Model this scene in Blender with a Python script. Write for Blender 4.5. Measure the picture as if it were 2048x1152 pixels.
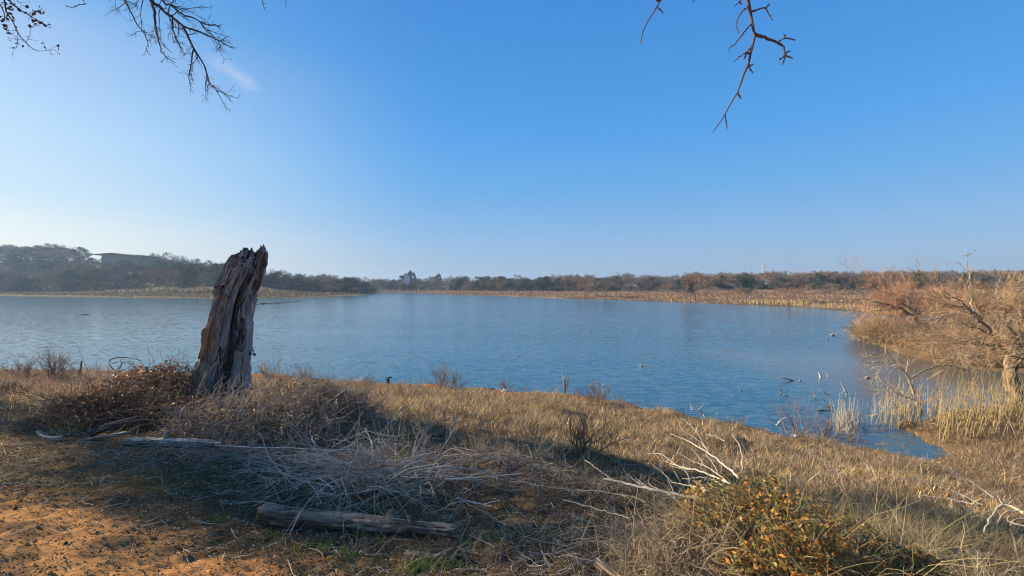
import bpy, math, random
import numpy as np
from math import radians, sin, cos, pi

# ------------------------------------------------------------------ camera, sky, sun
for o in list(bpy.data.objects):
    bpy.data.objects.remove(o)
SC = bpy.context.scene
COL = SC.collection
F = 900.0            # focal length in pixels of the 2048 px wide photograph
HZ = 572.0           # row of the horizon
EYE = 4.0            # eye height above the water
cd = bpy.data.cameras.new('camera')
cam = bpy.data.objects.new('camera', cd)
COL.objects.link(cam)
cam.location = (0, 0, EYE)
cam.rotation_euler = (radians(90), 0, 0)
cd.sensor_width = 36.0
cd.lens = 36.0 * F / 2048.0
cd.shift_y = (HZ - 576.0) / 2048.0 * 1.0
cd.clip_start = 0.05
cd.clip_end = 6000
SC.camera = cam

SUN_AZ = -80.0       # degrees from the view direction, negative = left
SUN_EL = 27.0
S = np.array([sin(radians(SUN_AZ)) * cos(radians(SUN_EL)), cos(radians(SUN_AZ)) * cos(radians(SUN_EL)), sin(radians(SUN_EL))])

world = bpy.data.worlds.new('World')
SC.world = world
world.use_nodes = True
wn, wl = world.node_tree.nodes, world.node_tree.links
bg = wn['Background']
sky = wn.new('ShaderNodeTexSky')
sky.sky_type = 'NISHITA'
sky.sun_disc = False
sky.sun_elevation = radians(SUN_EL)
sky.sun_rotation = radians(SUN_AZ)
sky.altitude = 0
sky.air_density = 1.0
sky.dust_density = .75
sky.ozone_density = 3.0
hs = wn.new('ShaderNodeHueSaturation')
hs.inputs['Saturation'].default_value = 1.25
hs.inputs['Value'].default_value = 1.0
wl.new(sky.outputs[0], hs.inputs['Color'])
# clear-sky tint by elevation, paler towards the low sun on the left
tc = wn.new('ShaderNodeTexCoord')
GAIN = 1.93 * 0.10
def sky_ramp(stops, fac):
    r = wn.new('ShaderNodeValToRGB')
    while len(r.color_ramp.elements) > 1: r.color_ramp.elements.remove(r.color_ramp.elements[-1])
    for k, (p_, c_) in enumerate(stops):
        e = r.color_ramp.elements[0] if k == 0 else r.color_ramp.elements.new(p_)
        e.position = p_; e.color = (*c_, 1)
    wl.new(fac, r.inputs[0]); return r.outputs[0]
sz = wn.new('ShaderNodeSeparateXYZ'); wl.new(tc.outputs['Generated'], sz.inputs[0])
rampA = sky_ramp([(0, (.40, .50, .66)), (.05, (.32, .47, .68)), (.09, (.28, .47, .75)), (.2, (.155, .42, .80)), (.29, (.105, .38, .83)), (.37, (.08, .34, .78)), (.53, (.058, .27, .72)), (1, (.045, .20, .58))], sz.outputs['Z'])
rampG = sky_ramp([(0, (.95, .90, .78)), (.09, (.88, .90, .82)), (.14, (.68, .83, .89)), (.24, (.60, .79, .92)), (.375, (.42, .59, .86)), (.44, (.17, .44, .80)), (.53, (.10, .34, .76)), (1, (.05, .22, .60))], sz.outputs['Z'])
fl = wn.new('ShaderNodeVectorMath'); fl.operation = 'MULTIPLY'; fl.inputs[1].default_value = (1, 1, 0); wl.new(tc.outputs['Generated'], fl.inputs[0])
fn_ = wn.new('ShaderNodeVectorMath'); fn_.operation = 'NORMALIZE'; wl.new(fl.outputs[0], fn_.inputs[0])
dt = wn.new('ShaderNodeVectorMath'); dt.operation = 'DOT_PRODUCT'; dt.inputs[1].default_value = (sin(radians(SUN_AZ)), cos(radians(SUN_AZ)), 0); wl.new(fn_.outputs[0], dt.inputs[0])
gm_ = wn.new('ShaderNodeMapRange'); gm_.interpolation_type = 'SMOOTHSTEP'; gm_.inputs[1].default_value = .29; gm_.inputs[2].default_value = 1.10; wl.new(dt.outputs['Value'], gm_.inputs[0])
mg = wn.new('ShaderNodeMixRGB'); wl.new(gm_.outputs[0], mg.inputs[0]); wl.new(rampA, mg.inputs[1]); wl.new(rampG, mg.inputs[2])
sv = wn.new('ShaderNodeVectorMath'); sv.operation = 'SCALE'; sv.inputs['Scale'].default_value = 1 / GAIN; wl.new(mg.outputs[0], sv.inputs[0])
mixs = wn.new('ShaderNodeMixRGB'); mixs.inputs[0].default_value = .10; wl.new(sv.outputs[0], mixs.inputs[1]); wl.new(hs.outputs[0], mixs.inputs[2])
# a faint wisp of cloud
cdir = np.array([(470 - 1024) / F, 1.0, (HZ - 148) / F]); cdir /= np.linalg.norm(cdir)
mp = wn.new('ShaderNodeMapping')
sub = wn.new('ShaderNodeVectorMath'); sub.operation = 'SUBTRACT'; sub.inputs[1].default_value = tuple(cdir)
wl.new(tc.outputs['Generated'], sub.inputs[0])
mp.inputs['Rotation'].default_value = (0, radians(-32), 0)
mp.vector_type = 'POINT'
wl.new(sub.outputs[0], mp.inputs['Vector'])
sc_ = wn.new('ShaderNodeVectorMath'); sc_.operation = 'MULTIPLY'; sc_.inputs[1].default_value = (1/0.055, 1/0.09, 1/0.018)
wl.new(mp.outputs[0], sc_.inputs[0])
ln = wn.new('ShaderNodeVectorMath'); ln.operation = 'LENGTH'
wl.new(sc_.outputs[0], ln.inputs[0])
nz = wn.new('ShaderNodeTexNoise'); nz.inputs['Scale'].default_value = 22; nz.inputs['Detail'].default_value = 5
wl.new(tc.outputs['Generated'], nz.inputs['Vector'])
m1 = wn.new('ShaderNodeMath'); m1.operation = 'MULTIPLY_ADD'; m1.inputs[1].default_value = 1.6; 
wl.new(nz.outputs[0], m1.inputs[0]); wl.new(ln.outputs['Value'], m1.inputs[2])
mr = wn.new('ShaderNodeMapRange'); mr.inputs[1].default_value = 1.7; mr.inputs[2].default_value = 0.7; mr.inputs[3].default_value = 0; mr.inputs[4].default_value = 0.30
wl.new(m1.outputs[0], mr.inputs[0])
mx = wn.new('ShaderNodeMixRGB'); mx.inputs[2].default_value = (4.6, 4.6, 5.0, 1)
wl.new(mr.outputs[0], mx.inputs[0]); wl.new(mixs.outputs[0], mx.inputs[1])
wl.new(mx.outputs[0], bg.inputs['Color'])
bg.inputs['Strength'].default_value = 0.10

sd = bpy.data.lights.new('sun', 'SUN')
sd.energy = 5.0
sd.angle = radians(0.6)
sd.color = (1.0, 0.84, 0.62)
sun = bpy.data.objects.new('sun', sd)
COL.objects.link(sun)
from mathutils import Vector
sun.rotation_euler = Vector(tuple(S)).to_track_quat('Z', 'Y').to_euler()
sun.location = (-20, 5, 30)

SC.view_settings.view_transform = 'Standard'
SC.view_settings.look = 'None'
SC.view_settings.exposure = 0.95
SC.view_settings.gamma = 1.0
SC.render.engine = 'CYCLES'
cy = SC.cycles
cy.max_bounces = 5; cy.diffuse_bounces = 3; cy.glossy_bounces = 2; cy.transmission_bounces = 3
cy.transparent_max_bounces = 4; cy.volume_bounces = 0
cy.use_denoising = True
cy.filter_width = 1.1
cy.sample_clamp_indirect = 4
cy.caustics_reflective = False; cy.caustics_refractive = False

# ------------------------------------------------------------------ helpers
RNG = np.random.default_rng(7)

def nrm(v):
    return v / (np.linalg.norm(v, axis=-1, keepdims=True) + 1e-12)

def _hash(i, j, k, seed):
    h = (i * 374761393 + j * 668265263 + k * 2147483647 + seed * 144665) & 0xffffffff
    h = ((h ^ (h >> 13)) * 1274126177) & 0xffffffff
    h = (h ^ (h >> 16)) & 0xffffffff
    return h / 4294967295.0

def vnoise(x, y, z=0.0, seed=0):
    x, y, z = np.broadcast_arrays(np.asarray(x, float), np.asarray(y, float), np.asarray(z, float))
    i, j, k = np.floor(x).astype(np.int64), np.floor(y).astype(np.int64), np.floor(z).astype(np.int64)
    u, v, w = x - i, y - j, z - k
    u = u*u*(3-2*u); v = v*v*(3-2*v); w = w*w*(3-2*w)
    r = 0
    for a in (0, 1):
        for b in (0, 1):
            for c in (0, 1):
                r = r + _hash(i+a, j+b, k+c, seed) * (u if a else 1-u) * (v if b else 1-v) * (w if c else 1-w)
    return r

def fbm(x, y, z=0.0, seed=0, oct=4):
    r, a, t, f = 0, 1.0, 0, 1.0
    for o in range(oct):
        r = r + a * vnoise(np.asarray(x)*f, np.asarray(y)*f, np.asarray(z)*f, seed + o*17); t += a; a *= .5; f *= 2.03
    return r / t

class MB:
    """collects vertices, faces and vertex colours; build() links them as one mesh object"""
    def __init__(s): s.v, s.f, s.c, s.n = [], [], [], 0
    def add(s, v, f, c):
        v = np.asarray(v, float).reshape(-1, 3)
        c = np.asarray(c, float)
        if c.ndim == 1: c = np.tile(c[:3], (len(v), 1))
        s.v.append(v); s.c.append(c[:, :3]); s.f.append(np.asarray(f, np.int64) + s.n); s.n += len(v)
        return s
    def arrays(s):
        return np.concatenate(s.v), s.f, np.concatenate(s.c)
    def merge(s, other, loc=(0,0,0), rz=0.0, sc=(1,1,1), tint=1.0):
        V, Fs, C = other.arrays()
        c, n_ = cos(rz), sin(rz)
        V = V * np.asarray(sc)
        V = np.stack([V[:,0]*c - V[:,1]*n_, V[:,0]*n_ + V[:,1]*c, V[:,2]], 1) + np.asarray(loc)
        off = s.n
        s.v.append(V); s.c.append(C * tint)
        for f in Fs: s.f.append(f + off)
        s.n += len(V)
    def mesh(s, name):
        V, Fs, C = s.arrays()
        me = bpy.data.meshes.new(name)
        me.vertices.add(len(V)); me.vertices.foreach_set('co', V.astype(np.float32).ravel())
        loops = np.concatenate([f.ravel() for f in Fs])
        tot = np.concatenate([np.full(len(f), f.shape[1]) for f in Fs])
        st = np.concatenate([[0], np.cumsum(tot)[:-1]])
        me.loops.add(len(loops)); me.loops.foreach_set('vertex_index', loops.astype(np.int32))
        me.polygons.add(len(tot)); me.polygons.foreach_set('loop_start', st.astype(np.int32))
        me.update(calc_edges=True)
        at = me.color_attributes.new('Col', 'FLOAT_COLOR', 'POINT')
        at.data.foreach_set('color', np.concatenate([C, np.ones((len(C), 1))], 1).astype(np.float32).ravel())
        return me
    def build(s, name, mat, parent=None, smooth=True, loc=None):
        if loc is not None:
            for v in s.v: v -= np.asarray(loc)
        me = s.mesh(name)
        me.materials.append(mat)
        me.polygons.foreach_set('use_smooth', np.full(len(me.polygons), bool(smooth)))
        o = bpy.data.objects.new(name, me)
        COL.objects.link(o)
        if parent is not None: o.parent = parent
        elif loc is not None: o.location = loc
        return o

def tag(o, label=None, cat=None, group=None, kind=None):
    if label: o['label'] = label
    if cat: o['category'] = cat
    if group: o['group'] = group
    if kind: o['kind'] = kind
    return o

def thing(name, label, cat, loc=(0, 0, 0), group=None):
    o = bpy.data.objects.new(name, None)
    COL.objects.link(o)
    o.location = loc
    o.empty_display_size = .2
    return tag(o, label, cat, group)

def part(mb, name, mat, root, smooth=True):
    for v in mb.v: v -= np.array(root.location)
    return mb.build(name, mat, root, smooth)

def tubes(mb, P, R, col, sides=3, cap=False):
    """P (M,N,3) centre lines, R (M,N) radii, col (3,) or (M,3) or (M,N,3)"""
    P = np.asarray(P, float); R = np.asarray(R, float)
    M, N, _ = P.shape
    T = np.empty_like(P)
    T[:, 1:-1] = P[:, 2:] - P[:, :-2]; T[:, 0] = P[:, 1] - P[:, 0]; T[:, -1] = P[:, -1] - P[:, -2]
    T = nrm(T)
    mean = nrm(P[:, -1] - P[:, 0] + 1e-6)
    ref = np.where(np.abs(mean[:, 2:3]) < .8, [[0, 0, 1.0]], [[1.0, 0, 0]])[:, None, :]
    A = nrm(np.cross(T, ref)); B = np.cross(T, A)
    ang = np.arange(sides) * 2 * pi / sides
    V = P[:, :, None, :] + R[:, :, None, None] * (A[:, :, None, :] * np.cos(ang)[None, None, :, None] + B[:, :, None, :] * np.sin(ang)[None, None, :, None])
    base = (np.arange(M) * N * sides)[:, None, None] + (np.arange(N-1) * sides)[None, :, None]
    k = np.arange(sides)[None, None, :]; k2 = (k + 1) % sides
    Fq = np.stack([base + k, base + k2, base + sides + k2, base + sides + k], -1).reshape(-1, 4)
    C = np.asarray(col, float)
    if C.ndim == 1: C = np.broadcast_to(C, (M, N, 3))
    elif C.ndim == 2: C = np.broadcast_to(C[:, None, :], (M, N, 3))
    C = np.broadcast_to(C[:, :, None, :], (M, N, sides, 3)).reshape(-1, 3)
    mb.add(V.reshape(-1, 3), Fq, C)
    if cap:
        for m in range(M):
            for e in (0, N-1):
                b = m*N*sides + e*sides + mb.n - M*N*sides
                mb.f.append(np.array([[b + q for q in range(sides)]]))

def ribbons(mb, P, W, col, rng, horiz=True):
    """flat strips: P (M,N,3), W (M,N) half widths"""
    M, N, _ = P.shape
    a = rng.uniform(0, pi, M)
    side = np.stack([np.cos(a), np.sin(a), np.zeros(M)], 1)
    if not horiz:
        side = nrm(np.cross(nrm(P[:, -1] - P[:, 0] + 1e-6), rng.normal(size=(M, 3))))
    V = np.stack([P - side[:, None] * W[..., None], P + side[:, None] * W[..., None]], 2)
    base = (np.arange(M) * N * 2)[:, None] + (np.arange(N-1) * 2)[None, :]
    Fq = np.stack([base, base + 1, base + 3, base + 2], -1).reshape(-1, 4)
    C = np.asarray(col, float)
    if C.ndim == 1: C = np.broadcast_to(C, (M, 3))
    if C.ndim == 2: C = np.broadcast_to(C[:, None, None, :], (M, N, 2, 3))
    else: C = np.broadcast_to(C[:, :, None, :], (M, N, 2, 3))
    mb.add(V.reshape(-1, 3), Fq, C.reshape(-1, 3))

def leaves(mb, Ctr, size, col, rng, flat=0.0, aspect=.55, up=None):
    """folded diamond leaves"""
    M = len(Ctr)
    d = rng.normal(size=(M, 3)); d[:, 2] *= (1 - flat); d = nrm(d)
    n = rng.normal(size=(M, 3)); n[:, 2] += flat * 4; n = nrm(n)
    s = nrm(np.cross(d, n)); n = np.cross(s, d)
    sz = np.broadcast_to(np.asarray(size, float), (M,))[:, None]
    a = Ctr - d * sz; b = Ctr + d * sz
    l = Ctr - s * sz * aspect + n * sz * .25 - d * sz * .15; r = Ctr + s * sz * aspect + n * sz * .25 - d * sz * .15
    V = np.stack([a, l, b, r], 1).reshape(-1, 3)
    i = (np.arange(M) * 4)[:, None]
    Ft = np.concatenate([i + [0, 2, 1], i + [0, 3, 2]], 0)
    C = np.asarray(col, float)
    if C.ndim == 1: C = np.tile(C, (M, 1))
    mb.add(V, Ft, np.repeat(C, 4, 0))

def paths(rng, S0, D0, L, N, wig, grav=0.0):
    M = len(S0)
    P = np.empty((M, N, 3)); P[:, 0] = S0; d = nrm(D0)
    st = (np.asarray(L) / (N-1))[:, None]
    g = np.asarray(grav, float)
    for i in range(1, N):
        d = d + rng.normal(size=(M, 3)) * wig
        d[:, 2] += g
        d = nrm(d)
        P[:, i] = P[:, i-1] + d * st
    return P

def grow(rng, S0, D0, L, R, spec, first=None):
    """level-by-level branching. spec: list of dicts n, ratio, ang, wig, grav, tmin, rr, N"""
    out = []
    S0, D0, L, R = map(lambda a: np.asarray(a, float), (S0, D0, L, R))
    for lev, sp in enumerate(spec):
        N = sp.get('N', 5)
        if lev == 0 and first is not None:
            P = first
            N = P.shape[1]
        else:
            P = paths(rng, S0, D0, L, N, sp.get('wig', .15), sp.get('grav', 0))
        t = np.linspace(0, 1, N)[None]
        Rr = R[:, None] * (1 - (1 - sp.get('tip', .3)) * t)
        out.append((P, Rr))
        if lev + 1 >= len(spec): break
        nx = spec[lev + 1]
        n = nx['n']; M = len(P)
        idx = np.repeat(np.arange(M), n)
        u = rng.uniform(sp.get('tmin', .25), 1.0, M * n)
        u = np.minimum(u, .999)
        f = u * (N - 1); i0 = f.astype(int); fr = (f - i0)[:, None]
        A, B = P[idx, i0], P[idx, i0 + 1]
        S0 = A + (B - A) * fr
        tan = nrm(B - A)
        perp = nrm(np.cross(tan, rng.normal(size=tan.shape)))
        an = np.radians(rng.uniform(*nx.get('ang', (25, 60)), M * n))[:, None]
        D0 = tan * np.cos(an) + perp * np.sin(an)
        D0[:, 2] += nx.get('lift', 0.0); D0 = nrm(D0)
        L = L[idx] * rng.uniform(*nx.get('ratio', (.4, .7)), M * n) * (1.15 - .55 * u)
        Rp = Rr[idx, i0] * (1 - fr[:, 0]) + Rr[idx, i0 + 1] * fr[:, 0]
        R = Rp * nx.get('rr', .6)
        if 'rmin' in nx: R = np.maximum(R, nx['rmin'])
    return out

def vary(rng, base, n, amt=.18, alt=None, p=.0):
    base = np.asarray(base, float)
    c = np.tile(base, (n, 1))
    if alt is not None:
        alt = np.asarray(alt, float).reshape(-1, 3)
        k = rng.random(n) < p
        c[k] = alt[rng.integers(0, len(alt), k.sum())]
    return c * np.exp(rng.normal(size=(n, 1)) * amt)

# ------------------------------------------------------------------ materials
def mat_col(name, rough=.9, noise=None, bump=0.0, transl=0.0, spec=.2, nscale=(1, 1, 1)):
    m = bpy.data.materials.new(name); m.use_nodes = True
    n, l = m.node_tree.nodes, m.node_tree.links
    p = n['Principled BSDF']
    p.inputs['Roughness'].default_value = rough
    p.inputs['Specular IOR Level'].default_value = spec
    a = n.new('ShaderNodeAttribute'); a.attribute_name = 'Col'
    out = a.outputs['Color']
    if noise:
        t = n.new('ShaderNodeTexCoord'); mp = n.new('ShaderNodeMapping'); mp.inputs['Scale'].default_value = nscale
        l.new(t.outputs['Object'], mp.inputs[0])
        z = n.new('ShaderNodeTexNoise'); z.inputs['Scale'].default_value = noise; z.inputs['Detail'].default_value = 6; z.inputs['Roughness'].default_value = .65
        l.new(mp.outputs[0], z.inputs['Vector'])
        r = n.new('ShaderNodeMapRange'); r.inputs[1].default_value = .3; r.inputs[2].default_value = .7; r.inputs[3].default_value = .55; r.inputs[4].default_value = 1.35
        l.new(z.outputs[0], r.inputs[0])
        x = n.new('ShaderNodeVectorMath'); x.operation = 'SCALE'
        l.new(out, x.inputs[0]); l.new(r.outputs[0], x.inputs['Scale'])
        out = x.outputs[0]
        if bump:
            b = n.new('ShaderNodeBump'); b.inputs['Strength'].default_value = 1; b.inputs['Distance'].default_value = bump
            l.new(z.outputs[0], b.inputs['Height']); l.new(b.outputs[0], p.inputs['Normal'])
    l.new(out, p.inputs['Base Color'])
    if transl:
        tr = n.new('ShaderNodeBsdfTranslucent'); l.new(out, tr.inputs['Color'])
        mxs = n.new('ShaderNodeMixShader'); mxs.inputs[0].default_value = transl
        l.new(p.outputs[0], mxs.inputs[1]); l.new(tr.outputs[0], mxs.inputs[2])
        l.new(mxs.outputs[0], n['Material Output'].inputs['Surface'])
    return m

M_GRASS = mat_col('dry_grass_blades', .85, transl=.3)
M_TWIG = mat_col('twig_bark', .9)
M_LEAF = mat_col('leaf', .45, transl=.35, spec=.4)
M_BARK = mat_col('weathered_bark', .95, noise=14, bump=.02, nscale=(1, 1, .25))
M_LOG = mat_col('log_wood', .95, noise=30, bump=.012)
M_SNAG = mat_col('snag_wood', .95, noise=22, bump=.018, nscale=(1, 1, .16))
M_FAR = mat_col('far_tree', 1.0, spec=.0)
M_ROCK = mat_col('stone', .95, noise=20, bump=.01)
M_PAINT = mat_col('weathered_paint', .8, noise=3)

# ------------------------------------------------------------------ terrain
WPOLY = np.array([(-500, 26), (-60, 23.5), (-24.1, 21.2), (-16.7, 20.6), (-10.5, 20.0), (-6.7, 18.7), (-3.5, 18.0), (-.46, 17.2), (2.3, 16.4), (3.9, 15.4),
    (5.15, 14.2), (6.2, 13.2), (7.2, 12.3), (8.0, 11.5), (8.9, 10.9), (9.5, 10.35), (10.0, 10.6), (10.5, 11.7), (10.9, 12.8), (12.4, 13.6), (15, 14.7), (19, 15.7), (26, 16.5),
    (30, 18.3), (26, 19.8), (22.6, 21.0), (21.8, 24), (23.4, 28), (24.6, 31), (26.6, 34.5), (31, 37), (37, 38.5), (46, 40), (55, 44), (58, 50), (56, 56), (52, 64),
    (54, 74), (54.5, 88), (44, 107), (26, 134), (10, 156), (-5, 178), (-29, 210), (-49, 238), (-60, 262), (-88, 290), (-130, 300), (-140, 280), (-108, 246), (-74, 222),
    (-66.5, 208), (-63, 186), (-66, 158), (-84, 145), (-120, 150), (-160, 163), (-205, 181), (-500, 250)], float)

def sdist(x, y):
    """distance to the shoreline, positive on land"""
    x = np.asarray(x, float); y = np.asarray(y, float)
    sh = x.shape; x = x.ravel(); y = y.ravel()
    best = np.full(len(x), 1e18); ins = np.zeros(len(x), bool)
    for a, b in zip(WPOLY, np.roll(WPOLY, -1, 0)):
        e = b - a
        t = np.clip(((x - a[0]) * e[0] + (y - a[1]) * e[1]) / (e @ e), 0, 1)
        best = np.minimum(best, (x - a[0] - t*e[0])**2 + (y - a[1] - t*e[1])**2)
        c = (a[1] > y) != (b[1] > y)
        if a[1] != b[1]:
            ins ^= c & (x < (b[0]-a[0]) * (y - a[1]) / (b[1]-a[1]) + a[0])
    d = np.sqrt(best)
    return np.where(ins, -d, d).reshape(sh)

def smooth(t): t = np.clip(t, 0, 1); return t*t*(3-2*t)

def height(x, y, detail=True):
    x = np.asarray(x, float); y = np.asarray(y, float)
    d = sdist(x, y)
    d = d + (fbm(x*.9, y*.9, seed=3, oct=3) - .5) * 1.1 * smooth((60-y)/30) + (fbm(x*.12, y*.12, seed=5) - .5) * 6 * smooth((y-60)/60)
    near = np.interp(d, [0, .4, 3, 7, 10.5, 14, 30], [.02, .12, .5, 1.30, 2.05, 2.30, 2.6])
    near = near * np.interp(x, [5, 11, 20], [1, .62, .4])
    near = np.where((y > 17) & (x > 17), np.minimum(near, .28), near)
    far = np.interp(d, [0, 2, 15, 60, 150, 400, 1500], [.02, .5, 1.0, 2.0, 3.6, 6, 9])
    ratio = x / np.maximum(y, 1.0)                       # bearing
    hill = np.interp(ratio * F + 1024, [-1500, -300, 0, 120, 180, 300, 330, 450, 560, 640, 720, 780], [14, 18, 19.5, 18.5, 14.5, 12, 13, 9, 6.0, 3.2, .4, 0])
    hill2 = np.interp(ratio * F + 1024, [960, 1010, 1060, 1110, 1150], [0, 3.0, 4.2, 3.8, 0])
    far = far * np.interp(ratio * F + 1024, [600, 740, 1150, 1500], [1, .45, .5, .9])
    far = far + hill * smooth((d - 16) / 72) + hill2 * smooth((d-75)/60)
    w = smooth((y - 38) / 22)
    h = near * (1 - w) + far * w
    und = -np.minimum(.03 + -d * .12, 2.5)
    h = np.where(d < 0, und, h)
    if detail:
        r = np.hypot(x, y)
        a = smooth((40 - r) / 20) * smooth(d / 2 + .3)
        h = h + a * ((fbm(x*.8, y*.8, seed=11) - .5) * .16 + (fbm(x*5, y*5, seed=12) - .5) * .05)
        k = smooth((9 - r) / 4)
        u_ = x*.86 + y*.5; v_ = y*.86 - x*.5
        h = h + k * (fbm(u_*3.5, v_*11, seed=13, oct=4) - .5) * .045 + k * (fbm(u_*12, v_*34, seed=14, oct=4) - .5) * .022
    return h

def dirtmask(x, y):
    """bare ochre soil of the trail at the lower left"""
    # line through (-7.5,5.9) .. (-3.0,3.75) .. (-.7,2.6)
    lim = np.interp(x, [-20, -7.5, -5.5, -3.2, -2.0, -.8, .5], [7.0, 4.6, 4.0, 3.45, 2.98, 2.75, 2.35])
    return smooth((lim - y + (fbm(x*1.6, y*2.6, seed=21) - .5) * .6 + (fbm(x*7, y*9, seed=22) - .5) * .35) / .4 + .5)

def W(px, py, Y):
    """a point at depth Y seen at photo position px,py"""
    return np.array([(px - 1024) / F * Y, Y, EYE - (py - HZ) / F * Y])

def hit(px, py, ymin=1.5, ymax=500):
    Y = np.geomspace(ymin, ymax, 1500)
    x = (px - 1024) / F * Y; z = EYE - (py - HZ) / F * Y
    k = np.argmax(z < np.maximum(height(x, Y), 0))
    return np.array([x[k], Y[k], max(z[k], 0)])

# polar sheet
th_f = np.radians(np.arange(-62, 62.01, .2))
th_b = np.radians(np.concatenate([np.arange(66, 294, 6)]))
th = np.concatenate([th_f, th_b])
rr = np.concatenate([[.05, .5, 1.0], np.geomspace(1.4, 8, 330)[:-1], np.geomspace(8, 1150, 360)])
TH, RR = np.meshgrid(th, rr, indexing='ij')
X = RR * np.sin(TH); Y_ = RR * np.cos(TH)
Z = height(X, Y_)
nt, nr = TH.shape
i = np.arange(nt)[:, None]; j = np.arange(nr - 1)[None]; i2 = (i + 1) % nt
Fg = np.stack([i*nr + j, i*nr + j + 1, i2*nr + j + 1, i2*nr + j], -1).reshape(-1, 4)
# soil colours
dm = dirtmask(X, Y_)
d_ = sdist(X, Y_)
n1 = fbm(X*1.7, Y_*1.7, seed=31); n2 = fbm(X*.5, Y_*.5, seed=32)
ochre = np.array([.47, .235, .085]); dark = np.array([.135, .085, .045]); moss = np.array([.095, .085, .035]); tan = np.array([.20, .13, .065]); wet = np.array([.10, .06, .035]); rust = np.array([.32, .15, .065])
def mixc(a, b, t): return a * (1 - t[..., None]) + b * t[..., None]
C = np.broadcast_to(dark, X.shape + (3,))
C = mixc(C, moss, smooth((n1 - .5) * 6))
C = mixc(C, ochre * .55, smooth((n2 - .52) * 8) * smooth((fbm(X*4, Y_*4, seed=35)-.45)*8) * .7)
C = mixc(C, tan, smooth((np.hypot(X, Y_) - 5.6 + (n1-.5)*3) / 1.5))
C = mixc(C, ochre, dm)
C = mixc(C, np.array([.20, .115, .06]), dm * smooth((fbm(X*3+Y_*2, Y_*6, seed=37) - .5) * 7) * .8)
C = mixc(C, np.array([.46, .20, .075]), dm * smooth((X + 2.4) / 1.0) * .8)
C = mixc(C, rust, smooth((1.6 - d_) / 1.0) * smooth((40 - Y_) / 5) * smooth((5-X)/3))
C = mixc(C, rust, smooth((8 - np.abs(d_ - 5)) / 4) * smooth((-7 - X) / 3) * smooth((40 - Y_) / 5) * .8)
C = mixc(C, wet, smooth((.28 - d_) / .3))
farm = smooth((Y_ - 45) / 15)
fc = mixc(np.broadcast_to(np.array([.27, .175, .10]), X.shape + (3,)), np.array([.15, .105, .07]), smooth((fbm(X*.05, Y_*.11, seed=40) - .42) * 6))
fc = mixc(fc, np.array([.17, .125, .08]), smooth((-40 - X) / 20) * .8)
fc = mixc(fc, np.array([.10, .085, .05]), smooth((1.5 - d_) / 1.5) )
fc = mixc(fc, np.array([.10, .10, .04]), smooth((-55 - X) / 20) * smooth((fbm(X*.06, Y_*.06, seed=41) - .4) * 5) * .6)
C = mixc(C, fc, farm)
g = MB().add(np.stack([X, Y_, Z], -1).reshape(-1, 3), Fg[:, ::-1], C.reshape(-1, 3))
M_SOIL = mat_col('soil', 1.0, noise=12, bump=.022, spec=.05)
_n, _l = M_SOIL.node_tree.nodes, M_SOIL.node_tree.links
_z = [q for q in _n if q.type == 'TEX_NOISE'][0]; _z.inputs['Detail'].default_value = 12; _z.inputs['Roughness'].default_value = .75
_m = [q for q in _n if q.type == 'MAPPING'][0]; _m.inputs['Scale'].default_value = (.8, 2.2, 1); _m.inputs['Rotation'].default_value = (0, 0, .5)
ground = g.build('ground', M_SOIL)
tag(ground, kind='structure')

# ------------------------------------------------------------------ water
mw = bpy.data.materials.new('lake_water'); mw.use_nodes = True
n, l = mw.node_tree.nodes, mw.node_tree.links
p = n['Principled BSDF']
p.inputs['IOR'].default_value = 1.45
p.inputs['Roughness'].default_value = .14
t = n.new('ShaderNodeTexCoord')
def wave(scale, vec, det, rot):
    mp = n.new('ShaderNodeMapping'); mp.inputs['Scale'].default_value = vec; mp.inputs['Rotation'].default_value = (0, 0, radians(rot))
    l.new(t.outputs['Object'], mp.inputs[0])
    z = n.new('ShaderNodeTexNoise'); z.inputs['Scale'].default_value = scale; z.inputs['Detail'].default_value = det; z.inputs['Roughness'].default_value = .55
    z.inputs['Distortion'].default_value = .4
    l.new(mp.outputs[0], z.inputs['Vector'])
    s = n.new('ShaderNodeVectorMath'); s.operation = 'SUBTRACT'; s.inputs[1].default_value = (.5, .5, .5)
    l.new(z.outputs['Color'], s.inputs[0])
    return s.outputs[0]
w1 = wave(1.0, (3.4, 10, 1), 3, 8)
w2 = wave(1.0, (1.1, 3.6, 1), 2, -7)
ad = n.new('ShaderNodeVectorMath'); ad.operation = 'ADD'
w2s = n.new('ShaderNodeVectorMath'); w2s.operation = 'SCALE'; w2s.inputs['Scale'].default_value = .5; l.new(w2, w2s.inputs[0])
l.new(w1, ad.inputs[0]); l.new(w2s.outputs[0], ad.inputs[1])
# calm water in the inlet, gusts elsewhere
sx = n.new('ShaderNodeSeparateXYZ'); l.new(t.outputs['Object'], sx.inputs[0])
ca = n.new('ShaderNodeMapRange'); ca.inputs[1].default_value = 10.5; ca.inputs[2].default_value = 14; ca.inputs[3].default_value = 1; ca.inputs[4].default_value = .15
l.new(sx.outputs[0], ca.inputs[0])
cb = n.new('ShaderNodeMapRange'); cb.inputs[1].default_value = 22; cb.inputs[2].default_value = 30; cb.inputs[3].default_value = 0; cb.inputs[4].default_value = 1
l.new(sx.outputs[1], cb.inputs[0])
mm = n.new('ShaderNodeMath'); mm.operation = 'MAXIMUM'; l.new(ca.outputs[0], mm.inputs[0]); l.new(cb.outputs[0], mm.inputs[1])
gmp = n.new('ShaderNodeMapping'); gmp.inputs['Scale'].default_value = (.35, 1.4, 1); gmp.inputs['Rotation'].default_value = (0, 0, radians(-18)); l.new(t.outputs['Object'], gmp.inputs[0])
gn = n.new('ShaderNodeTexNoise'); gn.inputs['Scale'].default_value = .07; gn.inputs['Detail'].default_value = 4
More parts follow.
